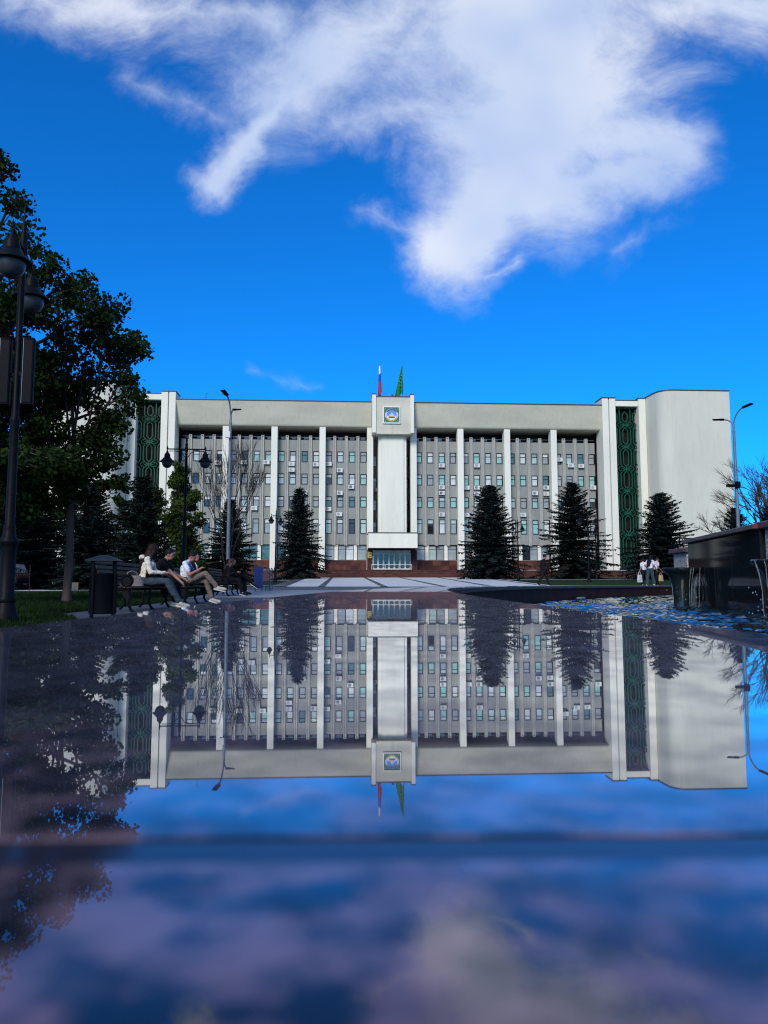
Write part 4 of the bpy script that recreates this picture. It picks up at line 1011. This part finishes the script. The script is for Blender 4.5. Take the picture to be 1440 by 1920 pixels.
# park fence
fx0, fx1, fy = -40.0, -17.5, 56.0
t = thing('iron_fence', 'black iron railing along the path behind the slender maple', 'fence', (fx0, fy, ground(-25, fy)))
n = 150; brm = MB(); brm.box(-.012, .012, -.012, .012, .08, 1.25); brm = brm.mesh('bar', blackiron); rl = MB(); rl.box(0, fx1 - fx0, -.018, .018, -.02, .02); rl = rl.mesh('rail', blackiron)
for z in (.16, 1.12): inst('rail', rl, t, (0, 0, z))
for k in range(n): inst('bar', brm, t, (k * (fx1 - fx0) / n + .07, 0, 0))
pm = MB(); pm.bbox(-.06, .06, -.06, .06, -.1, 1.4, .01); pm = pm.mesh('post', blackiron)
for k in range(10): inst('post', pm, t, (k * (fx1 - fx0) / 9, 0, 0))
# thin stake and low sign on the lawn
xs_ = (58 - 720) / F * 29; s_ = MB(); s_.tube([(0, 0, 0), (.01, 0, 1.15)], .015, 6); tag(s_.build('wooden_stake', wood, None, (xs_, 29, ground(xs_, 29))), 'thin wooden stake standing alone on the lawn', 'stake')
xs_ = (143 - 720) / F * 27; t = thing('lawn_sign', 'small low sign on the lawn beside the slender maple trunk', 'sign', (xs_, 27, ground(xs_, 27)))
b = MB(); b.bbox(-.13, .13, -.01, .01, .18, .45, .004); b.build('board', M('dull_sign_board', (.10, .09, .07), .7, .3, 6), t); b = MB(); b.box(-.015, .015, .011, .03, 0, .4); b.build('stake', wood, t)
xs_ = (124 - 720) / F * 54; t = thing('globe_light', 'small white globe light on a short post by the fence', 'lamp', (xs_, 54, ground(xs_, 54)))
b = MB(); b.tube([(0, 0, 0), (0, 0, 1.25)], .03, 8); b.build('post', blackiron, t); b = MB(); b.ell((0, 0, 1.36), (.13, .13, .13), nu=16, nv=12); b.build('globe', M('white_globe', (.8, .8, .78), .3, .03, 3), t, smooth=180)
# car
cy_ = 49.0; cx_ = (46 - 720) / F * cy_ - 2.3
t = thing('parked_car', 'dark parked off road car with pale roof and side partly hidden by the lantern post', 'car', (cx_, cy_, ground(cx_, cy_) + .018))
carp = M('black_car_paint', (.012, .013, .016), .25, .2, 3, coat=.8); carw = M('pale_car_panel', (.42, .44, .46), .3, .1, 3, coat=.6); rub = M('tyre_rubber', (.012, .012, .012), .85, .2, 9); glassd = panemat('car_glass', (.02, .025, .03)); tail = M('red_lamp_lens', (.28, .03, .03), .25, .1, 5, coat=.6); chrome = M('chrome', (.55, .57, .6), .2, .05, 5, metal=1)
body = [(-2.3, .42), (-2.32, .85), (-2.2, 1.02), (-1.25, 1.10), (2.22, 1.12), (2.30, .95), (2.32, .45), (2.1, .36), (1.85, .36), (1.80, .55), (1.62, .72), (1.38, .76), (1.14, .70), (.98, .54), (.94, .36), (-.94, .34), (-.98, .54), (-1.14, .70), (-1.38, .76), (-1.62, .72), (-1.80, .54), (-1.84, .36), (-2.1, .36)]
b = MB(); b.prism(body, 'y', -.9, .9); b.build('body', carp, t, smooth=35)
cabin = [(-1.25, 1.105), (-.62, 1.66), (-.4, 1.74), (1.75, 1.74), (1.95, 1.66), (2.2, 1.125)]
b = MB(); b.prism([(x, z) for x, z in cabin], 'y', -.80, .80); b.build('cabin', carw, t, smooth=35)
for s in (-1, 1):
    for x0, x1, x2, x3 in ((-1.0, -.55, .05, .05), (.15, .15, 1.0, 1.0), (1.1, 1.1, 1.72, 1.95)):
        b = MB(); y0, y1 = sorted((s * .802, s * .812)); b.prism([(x0, 1.16), (x1, 1.62), (x2, 1.62), (x3, 1.16)], 'y', y0, y1); b.build('side_window', glassd, t)
b = MB(); b.prism([(-.66, 1.645), (-1.22, 1.15), (-1.235, 1.16), (-.68, 1.66)], 'y', -.7, .7); b.build('windscreen', glassd, t)
for x in (-1.38, 1.38):
    for s in (-1, 1):
        b = MB(); b.lathe([(.22, -.10), (.33, -.11), (.36, -.07), (.36, .07), (.33, .11), (.22, .10)], 24)
        for q in range(len(b.v)): vx, vy, vz = b.v[q]; b.v[q] = (x + vx, s * .80 + vz, .36 + vy)
        wh = b.build('wheel', rub, t, smooth=40); b = MB(); b.lathe([(.05, .09), (.2, .08), (.215, .112), (.05, .115)], 18)
        for q in range(len(b.v)): vx, vy, vz = b.v[q]; b.v[q] = (x + vx, s * .80 + s * vz, .36 + vy)
        b.build('rim', chrome, wh, smooth=40)
for s in (-1, 1):
    b = MB(); b.bbox(2.26, 2.335, s * .72 - .12, s * .72 + .12, .78, 1.08, .01); b.build('tail_light', tail, t); b = MB(); b.bbox(-2.345, -2.25, s * .65 - .16, s * .65 + .16, .74, .92, .01); b.build('headlight', chrome, t)
    y0, y1 = sorted((s * .901, s * .906))
    for xd in (.1, 1.05): b = MB(); b.box(xd, xd + .15, y0, y1, .93, .96); b.build('door_handle', chrome, t)
b = MB(); b.bbox(2.32, 2.40, -.86, .86, .42, .62, .02); b.build('bumper', darkplastic, t)

# ------------------------------------------------------------------ people
def cap_mesh(b, a, c, ra, rc, n=12):
    a, c = Vector(a), Vector(c); d = c - a; L = d.length
    d = d.normalized() if L > 1e-6 else Vector((0, 0, 1)); pts = []; rad = []
    for q in (-1, -.87, -.5): pts.append(a + d * ra * q); rad.append(ra * math.sqrt(max(1e-4, 1 - q * q)))
    pts.append(a); rad.append(ra); pts.append(c); rad.append(rc)
    for q in (.5, .87, 1): pts.append(c + d * rc * q); rad.append(rc * math.sqrt(max(1e-4, 1 - q * q)))
    b.tube(pts, rad, n)
def remesh(b, voxel, smooth_it=4):
    me = b.mesh('tmp', []); o = bpy.data.objects.new('tmp', me); COL.objects.link(o)
    m = o.modifiers.new('r', 'REMESH'); m.mode = 'VOXEL'; m.voxel_size = voxel
    s = o.modifiers.new('s', 'SMOOTH'); s.iterations = smooth_it; s.factor = .5
    ev = o.evaluated_get(bpy.context.evaluated_depsgraph_get()); out = bpy.data.meshes.new_from_object(ev)
    bpy.data.objects.remove(o); bpy.data.meshes.remove(me)
    return out
skin = M('skin', (.36, .19, .13), .55, .08, 12, spec=.35); skin2 = M('skin_ruddy', (.40, .17, .13), .55, .08, 12, spec=.35)
SOLE = M('white_sole', (.55, .54, .48), .6, .05, 8); DARKEYE = M('dark_eye', (.02, .014, .01), .4, .1, 20); LIP = M('lip', (.28, .09, .08), .5, .1, 20)
def person(label, loc, rz, J, Z, mats, voxel, hairm=None, hair='short', group=None, sleeve='short', fem=False, head=(0, 0), wide=False, hood=None, extra=()):
    """J: joints in a frame facing +x; Z: zone name -> material; one continuous skinned body"""
    t = thing('person', label, 'person', loc, rz, group)
    V3 = {k: Vector(v) for k, v in J.items()}; segs = []
    def sg(a, c, ra, rc, z): segs.append((Vector(a), Vector(c), ra, rc, z))
    P, C, N, H = V3['P'], V3['C'], V3['N'], V3['H']; k = .9 if fem else 1.0
    side = (V3['SL'] - V3['SR']).normalized(); hs = (V3['HL'] - V3['HR']).normalized()
    for s in (-1, 1):
        sg(P + hs * s * .055 + Vector((0, 0, .05)), lerp(P, C, .55) + side * s * .05, .118 * k, .108 * k, 'top'); sg(lerp(P, C, .5) + side * s * .055, C + side * s * .07, .110 * k, .118 * k, 'top')
    sg(V3['SL'] - side * .03, V3['SR'] + side * .03, .072 * k, .072 * k, 'top'); sg(C, lerp(V3['SL'], V3['SR'], .5), .12 * k, .085 * k, 'top')
    sg(V3['HL'], V3['HR'], .112, .112, 'bottom'); sg(lerp(N, C, .12), H - Vector((0, 0, .03)), .056 * k, .050 * k, 'skin')
    sg(lerp(N, V3['SL'], .25), V3['SL'], .06 * k, .066 * k, 'top'); sg(lerp(N, V3['SR'], .25), V3['SR'], .06 * k, .066 * k, 'top')
    for q in 'LR':
        S, E, W_ = V3['S' + q], V3['E' + q], V3['W' + q]
        if sleeve == 'short': sg(S, lerp(S, E, .62), .064 * k, .062 * k, 'top'); sg(lerp(S, E, .5), E, .046 * k, .041 * k, 'skin'); sg(E, W_, .041 * k, .027 * k, 'skin')
        else: sg(S, E, .064 * k, .052 * k, 'top'); sg(E, lerp(E, W_, .9), .052 * k, .042 * k, 'top'); sg(lerp(E, W_, .85), W_, .027, .025, 'skin')
        pd = (W_ - E).normalized(); sg(W_, W_ + pd * .075, .026, .030, 'skin')
        Hp, K, A, T_ = V3['H' + q], V3['K' + q], V3['A' + q], V3['T' + q]
        r1, r2, r3 = (.092, .072, .062) if not wide else (.095, .085, .085)
        sg(Hp, K, r1, r2, 'bottom'); sg(K, lerp(K, A, .86), r2, r3, 'bottom'); sg(lerp(K, A, .8), A, .042, .040, 'sock')
        ft = (T_ - A); sg(A + Vector((0, 0, -.02)) - ft.normalized() * .03, T_, .046, .036, 'shoe')
    # head: skull, jaw, nose, ears
    hp, hy = head; RM = Matrix.Rotation(hy, 4, 'Z') @ Matrix.Rotation(hp, 4, 'Y'); RM3 = RM.to_3x3()
    b = MB()
    for a, c, ra, rc, z in segs: cap_mesh(b, a, c, ra, rc)
    HE = [((0, 0, .015), (.098, .078, .105)), ((.035, 0, -.055), (.062, .055, .062)), ((.098, 0, -.012), (.016, .013, .022)), ((-.005, .078, -.01), (.02, .012, .03)), ((-.005, -.078, -.01), (.02, .012, .03))]
    for c, r in HE: b.ell(H + RM3 @ Vector(c), r, RM3, 14, 10)
    for c, r in ((hood or [])): b.ell(Vector(c), r, None, 14, 10)
    if fem:
        for s in (-1, 1): b.ell(C + side * s * .075 + Vector((.085, 0, .02)), (.06, .065, .065))
    me = remesh(b, voxel)
    n = len(me.polygons); ctr = np.empty(n * 3); me.polygons.foreach_get('center', ctr); ctr = ctr.reshape(-1, 3)
    zones = ['top', 'bottom', 'skin', 'sock', 'shoe']; best = np.full(n, 9.0); zi = np.zeros(n, np.int32)
    for a, c, ra, rc, z in segs:
        a_, c_ = np.array(a), np.array(c); d = c_ - a_; L2 = max(1e-9, d @ d); tt = np.clip(((ctr - a_) @ d) / L2, 0, 1)
        ds = np.linalg.norm(ctr - (a_ + tt[:, None] * d), axis=1) - (ra + (rc - ra) * tt); mk = ds < best; best[mk] = ds[mk]; zi[mk] = zones.index(z)
    hc = np.array(H + RM3 @ Vector((.01, 0, -.01))); mk = np.linalg.norm(ctr - hc, axis=1) < .135; mk &= ctr[:, 2] > H.z - .105; zi[mk & (zi != 0)] = 2; zi[np.linalg.norm(ctr - np.array(H), axis=1) < .115] = 2
    for c, r in ((hood or [])):
        mk = np.linalg.norm((ctr - np.array(c)) / np.array(r), axis=1) < 1.12; mk &= np.linalg.norm(ctr - np.array(H), axis=1) > .12; zi[mk] = 0
    # cloth folds
    nv = len(me.vertices); vz = np.zeros(nv, bool)
    for p in me.polygons:
        if zi[p.index] in (0, 1):
            for q in p.vertices: vz[q] = True
    co = np.empty(nv * 3); me.vertices.foreach_get('co', co); co = co.reshape(-1, 3); nr = np.array([tuple(q.vector) for q in me.vertex_normals])
    for i in np.nonzero(vz)[0]:
        c = co[i]; co[i] = c + nr[i] * (.011 * noise.noise((c[0] * 9, c[1] * 9, c[2] * 16)) + .005 * noise.noise((c[0] * 26, c[1] * 26, c[2] * 26)))
    me.vertices.foreach_set('co', co.reshape(-1))
    # fingers, soles, eyes, mouth joined into the same mesh
    x = MB()
    for q in 'LR':
        E, W_ = V3['E' + q], V3['W' + q]; f = (W_ - E).normalized(); sd = (Vector((0, 0, 1)).cross(f)); sd = sd.normalized() if sd.length > .1 else Vector((0, 1, 0)); up = f.cross(sd)
        inn = 1 if q == 'R' else -1; kn = W_ + f * .085
        for i, ln in enumerate((.070, .078, .073, .058)):
            o = (i - 1.5) * .019; p0 = kn + sd * o * 1.0; p1 = p0 + f * ln * .5 - up * .012; p2 = p1 + f * ln * .32 - up * ln * .38
            x.tube([p0 - f * .02, p0, p1, p2], [.010, .0095, .0085, .007], 7, 2)
        p0 = W_ + f * .025 + sd * inn * .03; x.tube([p0 - sd * inn * .015, p0, p0 + f * .035 + sd * inn * .018 - up * .006, p0 + f * .065 + sd * inn * .014 - up * .012], [.013, .012, .010, .008], 7, 2)
        A, T_ = V3['A' + q], V3['T' + q]; fd = (T_ - A); fd.normalize(); sd2 = Vector((-fd.y, fd.x, 0)); sd2 = sd2.normalized() if sd2.length > .05 else Vector((0, 1, 0)); upf = fd.cross(sd2)
        if upf.z < 0: upf = -upf
        L = (T_ - A).length; pts = []
        for u_, w_ in ((-.075, .03), (-.05, .042), (L * .55, .043), (L * .85, .042), (L + .02, .03), (L + .038, .005)): pts.append((u_, w_))
        loop = [(u_, w_) for u_, w_ in pts] + [(u_, -w_) for u_, w_ in reversed(pts)]; m_ = len(loop)
        base = A + upf * -.075; v0 = [base + fd * u_ + sd2 * w_ for u_, w_ in loop]; v1 = [p + upf * .026 for p in v0]
        x.add(v0 + v1, [(i, (i + 1) % m_, m_ + (i + 1) % m_, m_ + i) for i in range(m_)] + [tuple(range(m_ - 1, -1, -1)), tuple(range(m_, 2 * m_))], 5)
    for s in (-1, 1):
        x.ell(H + RM3 @ Vector((.083, s * .031, .012)), (.010, .013, .006), RM3, 8, 6, 6); x.ell(H + RM3 @ Vector((.086, s * .031, .031)), (.008, .02, .004), RM3, 8, 6, 6)
    x.ell(H + RM3 @ Vector((.090, 0, -.058)), (.008, .022, .006), RM3, 8, 6, 7)
    for ex in extra: x.tube(*ex[:2], 6, ex[2])
    nv = len(me.vertices); co = np.empty(nv * 3); me.vertices.foreach_get('co', co); vs = [tuple(p) for p in co.reshape(-1, 3)]
    faces = [tuple(p.vertices) for p in me.polygons]; mi = list(zi)
    bpy.data.meshes.remove(me); o = len(vs); vs += [tuple(p) for p in x.v]; faces += [tuple(i + o for i in f) for f in x.f]; mi += x.m
    me = bpy.data.meshes.new('body'); me.from_pydata(vs, [], faces)
    for z in zones: me.materials.append(Z[z])
    me.materials.append(Z.get('sole', SOLE)); me.materials.append(DARKEYE); me.materials.append(LIP)
    for m_ in mats: me.materials.append(m_)
    me.polygons.foreach_set('material_index', [int(q) for q in mi]); me.polygons.foreach_set('use_smooth', [True] * len(faces)); me.update()
    inst('body', me, t)
    # hair as a child
    if hairm:
        b = MB(); rr = random.Random(hash(label) % 1000 if False else len(label)); nu, nvv = 22, 14; grid = {}
        for i in range(nvv + 1):
            for j in range(nu):
                ph = math.pi * .5 * 1.25 * i / nvv; th = 2 * math.pi * j / nu
                d = Vector((math.sin(ph) * math.cos(th), math.sin(ph) * math.sin(th), math.cos(ph)))
                front = max(0, d.x); lim = 1.0 - .62 * front
                ph2 = ph * (lim if front > 0 else 1 + .12 * max(0, -d.x)); d = Vector((math.sin(ph2) * math.cos(th), math.sin(ph2) * math.sin(th), math.cos(ph2)))
                rdd = 1 + .05 * noise.noise(d * 9 + Vector((rr.random(),) * 3)) ; p = Vector((d.x * .106 * rdd - .006, d.y * .087 * rdd, d.z * .114 * rdd + .022)); grid[i, j] = H + RM3 @ p
        b.add([grid[i, j] for i in range(nvv + 1) for j in range(nu)], [(i * nu + j, (i + 1) * nu + j, (i + 1) * nu + (j + 1) % nu, i * nu + (j + 1) % nu) for i in range(nvv) for j in range(nu)])
        if hair == 'long':
            for q in range(130):
                th = rr.uniform(-math.pi, math.pi)
                if abs(th) < .75: th = math.copysign(.75 + rr.uniform(0, .8), th)
                d = Vector((math.cos(th), math.sin(th), 0)); L = rr.uniform(.50, .68)
                p0 = H + RM3 @ Vector((d.x * .085, d.y * .075, .06)); p1 = H + RM3 @ Vector((d.x * .112 - .01, d.y * .10, -.05)); fall = Vector((d.x * (.15 if d.x < 0 else .08) - .085, d.y * .145, 0))
                p2 = Vector((H.x, H.y, H.z)) + fall + Vector((0, 0, -.22)); p3 = Vector((H.x, H.y, H.z)) + fall * 1.06 + Vector((rr.uniform(-.03, .03), rr.uniform(-.03, .03), -L))
                b.tube([p0, p1, p2, lerp(p2, p3, .55), p3], [.012, .018, .020, .015, .004], 5)
        b.build('hair', hairm, t, smooth=180)
    return t
def jo(**kw): return kw
dk = lambda n_, c, r=.85: M(n_, c, r, .2, 14, .1, spec=.12)
cream = dk('cream_fleece', (.66, .61, .49)); jeans = dk('blue_grey_denim', (.038, .058, .075)); blackc = dk('black_cotton', (.010, .010, .011)); beige = dk('taupe_cotton', (.16, .125, .10)); polo = dk('white_pique', (.66, .69, .74)); brownj = dk('dark_brown_cloth', (.022, .013, .010)); whites = dk('white_shirt', (.60, .64, .72)); sockw = dk('white_sock', (.62, .62, .66)); shoew = dk('pale_trainer', (.42, .41, .34)); shoeb = dk('black_shoe', (.012, .012, .012), .5); navy = dk('navy_denim', (.012, .018, .04)); tealp = dk('grey_green_trousers', (.04, .065, .07))
hairbr = M('brown_hair', (.020, .009, .005), .6, .4, 40, spec=.15, stretch=(1, 1, .1)); hairdk = M('dark_hair', (.006, .005, .004), .6, .3, 40, spec=.15)
def seat(y, dx=0, dy=0): 
    x = BENCH_X(y); return (x + dx, y + dy, ground(x, y))
# long haired person in cream fleece
person('person with very long brown hair in a cream hooded fleece and jeans, seated', seat(15.0, .04), BRZ + .06,
       jo(P=(0, 0, .57), C=(.06, 0, .86), N=(.09, 0, 1.03), H=(.15, .02, 1.17), SL=(.08, .17, .98), SR=(.08, -.17, .98), EL=(.18, .22, .74), ER=(.16, -.23, .73), WL=(.40, .08, .72), WR=(.40, -.10, .72), HL=(0, .09, .55), HR=(0, -.09, .55), KL=(.46, .11, .55), KR=(.46, -.10, .55), AL=(.70, .12, .11), AR=(.74, -.12, .11), TL=(.86, .13, .06), TR=(.90, -.14, .06)),
       dict(top=cream, bottom=jeans, skin=skin, sock=sockw, shoe=shoew), [], .009, hairbr, 'long', None, 'long', True, (.15, .5), hood=[((-.035, 0, 1.03), (.085, .12, .055))])
person('person in a black t-shirt leaning forward beside the long haired person', seat(15.75), BRZ - .05,
       jo(P=(-.02, 0, .57), C=(.16, 0, .85), N=(.27, 0, 1.00), H=(.36, 0, 1.12), SL=(.24, .20, .95), SR=(.24, -.20, .95), EL=(.42, .25, .70), ER=(.46, -.22, .74), WL=(.62, .16, .62), WR=(.66, -.24, .56), HL=(0, .10, .55), HR=(0, -.10, .55), KL=(.50, .16, .56), KR=(.50, -.16, .56), AL=(.52, .16, .11), AR=(.55, -.18, .11), TL=(.70, .17, .06), TR=(.73, -.19, .06)),
       dict(top=blackc, bottom=blackc, skin=skin, sock=blackc, shoe=shoew), [], .010, hairdk, 'short', None, 'short', False, (.3, 0))
bluestrap = M('blue_strap', (.012, .05, .24), .6, .2, 10)
man3 = person('bearded person in a white polo and taupe trousers, legs crossed, looking at a phone', seat(18.65, .10), BRZ,
       jo(P=(-.02, 0, .57), C=(.0, 0, .88), N=(.05, 0, 1.05), H=(.15, 0, 1.18), SL=(.02, .20, 1.00), SR=(.02, -.20, 1.00), EL=(.16, .22, .74), ER=(.15, -.24, .73), WL=(.36, .05, .87), WR=(.36, -.07, .87), HL=(0, .10, .55), HR=(0, -.10, .55), KL=(.48, .08, .60), KR=(.50, -.03, .76), AL=(.66, .09, .12), AR=(.78, .04, .42), TL=(.84, .10, .06), TR=(.98, .05, .37)),
       dict(top=polo, bottom=beige, skin=skin2, sock=sockw, shoe=shoew), [hairdk, bluestrap], .009, hairdk, 'short', None, 'short', False, (.5, 0),
       extra=[([(.20, -.03, 1.075), (.245, 0, 1.06), (.20, .03, 1.075)], [.018, .026, .018], 8), ([(.02, -.12, 1.10), (.10, -.10, 1.02), (.16, -.03, .90), (.17, .02, .80)], [.012, .014, .03, .045], 9)])
person('person with ruddy cheeks in a dark brown jacket beside the white polo shirt', seat(19.6, .04), BRZ,
       jo(P=(-.02, 0, .57), C=(.02, 0, .88), N=(.05, 0, 1.05), H=(.10, 0, 1.20), SL=(.04, .20, 1.00), SR=(.04, -.20, 1.00), EL=(.12, .24, .74), ER=(.12, -.24, .74), WL=(.36, .12, .66), WR=(.36, -.12, .66), HL=(0, .10, .55), HR=(0, -.10, .55), KL=(.48, .12, .56), KR=(.48, -.12, .56), AL=(.55, .13, .11), AR=(.58, -.13, .11), TL=(.73, .14, .06), TR=(.76, -.14, .06)),
       dict(top=brownj, bottom=blackc, skin=skin2, sock=sockw, shoe=shoew), [polo], .011, hairdk, 'short', None, 'long', False, (.0, -.1),
       extra=[([(.10, -.04, 1.06), (.155, -.03, .96), (.16, -.02, .80)], [.012, .022, .02], 8)])
person('person in a black hood bent over a phone on the last bench', seat(25.3, .04), BRZ,
       jo(P=(-.02, 0, .57), C=(.06, 0, .86), N=(.13, 0, 1.01), H=(.20, 0, 1.14), SL=(.10, .18, .97), SR=(.10, -.18, .97), EL=(.18, .22, .72), ER=(.18, -.22, .72), WL=(.40, .05, .80), WR=(.40, -.07, .80), HL=(0, .10, .55), HR=(0, -.10, .55), KL=(.46, .12, .55), KR=(.46, -.12, .55), AL=(.58, .13, .11), AR=(.60, -.13, .11), TL=(.75, .14, .06), TR=(.77, -.14, .06)),
       dict(top=blackc, bottom=blackc, skin=skin2, sock=sockw, shoe=shoeb), [], .013, M('auburn_hair', (.05, .012, .01), .5, .3, 40), 'long', None, 'long', True, (.35, 0), hood=[((.10, 0, 1.13), (.10, .10, .13))])
person('person in black with crossed legs at the far end of the last bench', seat(26.2, .06), BRZ,
       jo(P=(-.02, 0, .57), C=(.0, 0, .88), N=(.04, 0, 1.05), H=(.10, 0, 1.18), SL=(.02, .20, 1.00), SR=(.02, -.20, 1.00), EL=(.14, .24, .74), ER=(.14, -.24, .74), WL=(.36, .10, .70), WR=(.36, -.10, .70), HL=(0, .10, .55), HR=(0, -.10, .55), KL=(.48, .12, .57), KR=(.50, -.08, .70), AL=(.54, .13, .11), AR=(.80, -.02, .42), TL=(.72, .14, .06), TR=(.97, -.02, .30)),
       dict(top=blackc, bottom=blackc, skin=skin, sock=skin, shoe=shoeb), [], .013, hairdk, 'short', None, 'long', False, (.25, 0))
xw = (1020 - 720) / F * 40.5
person('person in black striding alone across the paving behind the pool', (xw, 40.8, ground(xw, 40.8) + .02), R(8),
       jo(P=(0, 0, .95), C=(.03, 0, 1.25), N=(.05, 0, 1.46), H=(.10, 0, 1.62), SL=(.03, .19, 1.40), SR=(.03, -.19, 1.40), EL=(-.08, .25, 1.12), ER=(.10, -.25, 1.12), WL=(.0, .24, .88), WR=(.26, -.22, .92), HL=(0, .09, .93), HR=(0, -.09, .93), KL=(.20, .09, .53), KR=(-.10, -.09, .50), AL=(.33, .09, .11), AR=(-.38, -.09, .17), TL=(.51, .09, .06), TR=(-.22, -.10, .06)),
       dict(top=blackc, bottom=blackc, skin=skin2, sock=blackc, shoe=shoeb), [], .013, hairdk, 'short', None, 'long', False, (.05, 0))
def stand(u, y, label, rz, Z, hairm, hair, lead=1, k=1.0, lean=0.0, wr=(.16, -.24, .80), wl=(.10, .22, .84)):
    x = (u - 720) / F * y
    t = person(label, (x, y, ground(x, y) + .015), rz,
       jo(P=(0, 0, .90), C=(.02 + lean * .5, lean * .3, 1.18), N=(.03 + lean, lean * .5, 1.37), H=(.08 + lean * 1.3, lean * .6, 1.51), SL=(lean, .18 + lean * .4, 1.31), SR=(lean, -.18 + lean * .4, 1.30), EL=(-.08, .26, 1.07), ER=(-.04, -.27, 1.06), WL=wl, WR=wr, HL=(0, .09, .88), HR=(0, -.09, .88), KL=(.10 * lead, .10, .48), KR=(-.06 * lead, -.10, .48), AL=(.14 * lead, .10, .10), AR=(-.20 * lead, -.10, .12), TL=(.14 * lead + .17, .10, .05), TR=(-.20 * lead + .16, -.10, .05)),
       Z, [], .013, hairm, hair, 'three people in white shirts by the pool', 'short', True, (.15, 0), True)
    t.scale = (k, k, k); return t
stand(1207, 42.7, 'person in a pale shirt and navy trousers carrying a clear white bag', R(100), dict(top=whites, bottom=navy, skin=skin, sock=blackc, shoe=shoeb), hairdk, 'short', 1, .96, .03, (.14, -.2, .84), (.02, .34, .80))
stand(1217.5, 41.7, 'person in a white shirt and grey green wide trousers between two friends', R(35), dict(top=whites, bottom=tealp, skin=skin, sock=blackc, shoe=shoeb), hairdk, 'long', -1, 1.06, .06, (.26, -.20, .86), (.2, .2, .9))
stand(1228, 42.5, 'person in a pinkish white shirt and black trousers carrying a tan tote bag', R(15), dict(top=dk('pinkish_white_shirt', (.62, .56, .58)), bottom=blackc, skin=skin2, sock=blackc, shoe=shoeb), hairdk, 'short', 1, 1.0, .05, (.30, -.12, .84), (.24, .16, .86))
# things they hold or put down
def bag(name, label, loc, rz, w, d, h, mat, soft=.5, handle=True):
    t = thing(name, label, 'bag', loc, rz); b = MB(); n = 18; rows = []
    for i in range(7):
        f = i / 6; kx = 1 - .22 * soft * f + .08 * math.sin(f * 5); ky = 1 - .75 * soft * f
        rows.append([(w / 2 * kx * math.copysign(abs(math.cos(a)) ** .5, math.cos(a)), d / 2 * ky * math.copysign(abs(math.sin(a)) ** .6, math.sin(a)) + .01 * math.sin(3 * a + i), h * f) for a in [2 * math.pi * j / n for j in range(n)]])
    b.add([p for r in rows for p in r], [(i * n + j, i * n + (j + 1) % n, (i + 1) * n + (j + 1) % n, (i + 1) * n + j) for i in range(6) for j in range(n)] + [tuple(range(n - 1, -1, -1)), tuple(6 * n + j for j in range(n))])
    b.build('bag_body', mat, t, smooth=60)
    if handle:
        for s in (-1, 1): b = MB(); b.tube([(-w * .25, s * d * .12, h * .95), (-w * .18, s * d * .14, h * 1.3), (0, s * d * .14, h * 1.42), (w * .18, s * d * .14, h * 1.3), (w * .25, s * d * .12, h * .95)], .009, 6); b.build('handle', mat, t, smooth=60)
xg = BENCH_X(14.2); bag('handbag', 'slouchy grey handbag lying on the first bench', (xg + .02, 14.2, ground(xg, 14.2) + .46), .5, .42, .3, .2, M('grey_leather', (.17, .14, .12), .6, .3, 18, .3), .8)
xg = (1197.5 - 720) / F * 42.2; bag('carrier_bag', 'whitish translucent carrier bag hanging beside navy trousers', (xg, 42.2, ground(xg, 42.2) + .22), .2, .30, .16, .42, M('white_plastic_film', (.42, .45, .43), .35, .3, 9, .3), .4)
xg = (1237 - 720) / F * 42.4; bag('tote_bag', 'tan tote bag with dark top hanging beside the pinkish white shirt', (xg, 42.4, ground(xg, 42.4) + .28), .5, .32, .14, .34, M('tan_canvas', (.42, .27, .15), .8, .15, 12), .2)
def phone(label, loc, rz, tilt):
    t = thing('phone', label, 'phone', loc, rz); t.rotation_euler = (0, tilt, rz); b = MB(); b.bbox(-.075, .075, -.037, .037, -.004, .004, .003); b.build('case', darkplastic, t); b = MB(); b.box(-.069, .069, -.033, .033, .0042, .0052); b.build('screen', glassd, t)
sx, sy, sz = seat(18.65, .10); phone('dark phone held by the person in the white polo', (sx + .46, sy - .0, sz + .905), BRZ, R(-35))
sx, sy, sz = seat(25.3, .04); phone('dark phone held by the hooded person on the last bench', (sx + .50, sy, sz + .84), BRZ, R(-30))
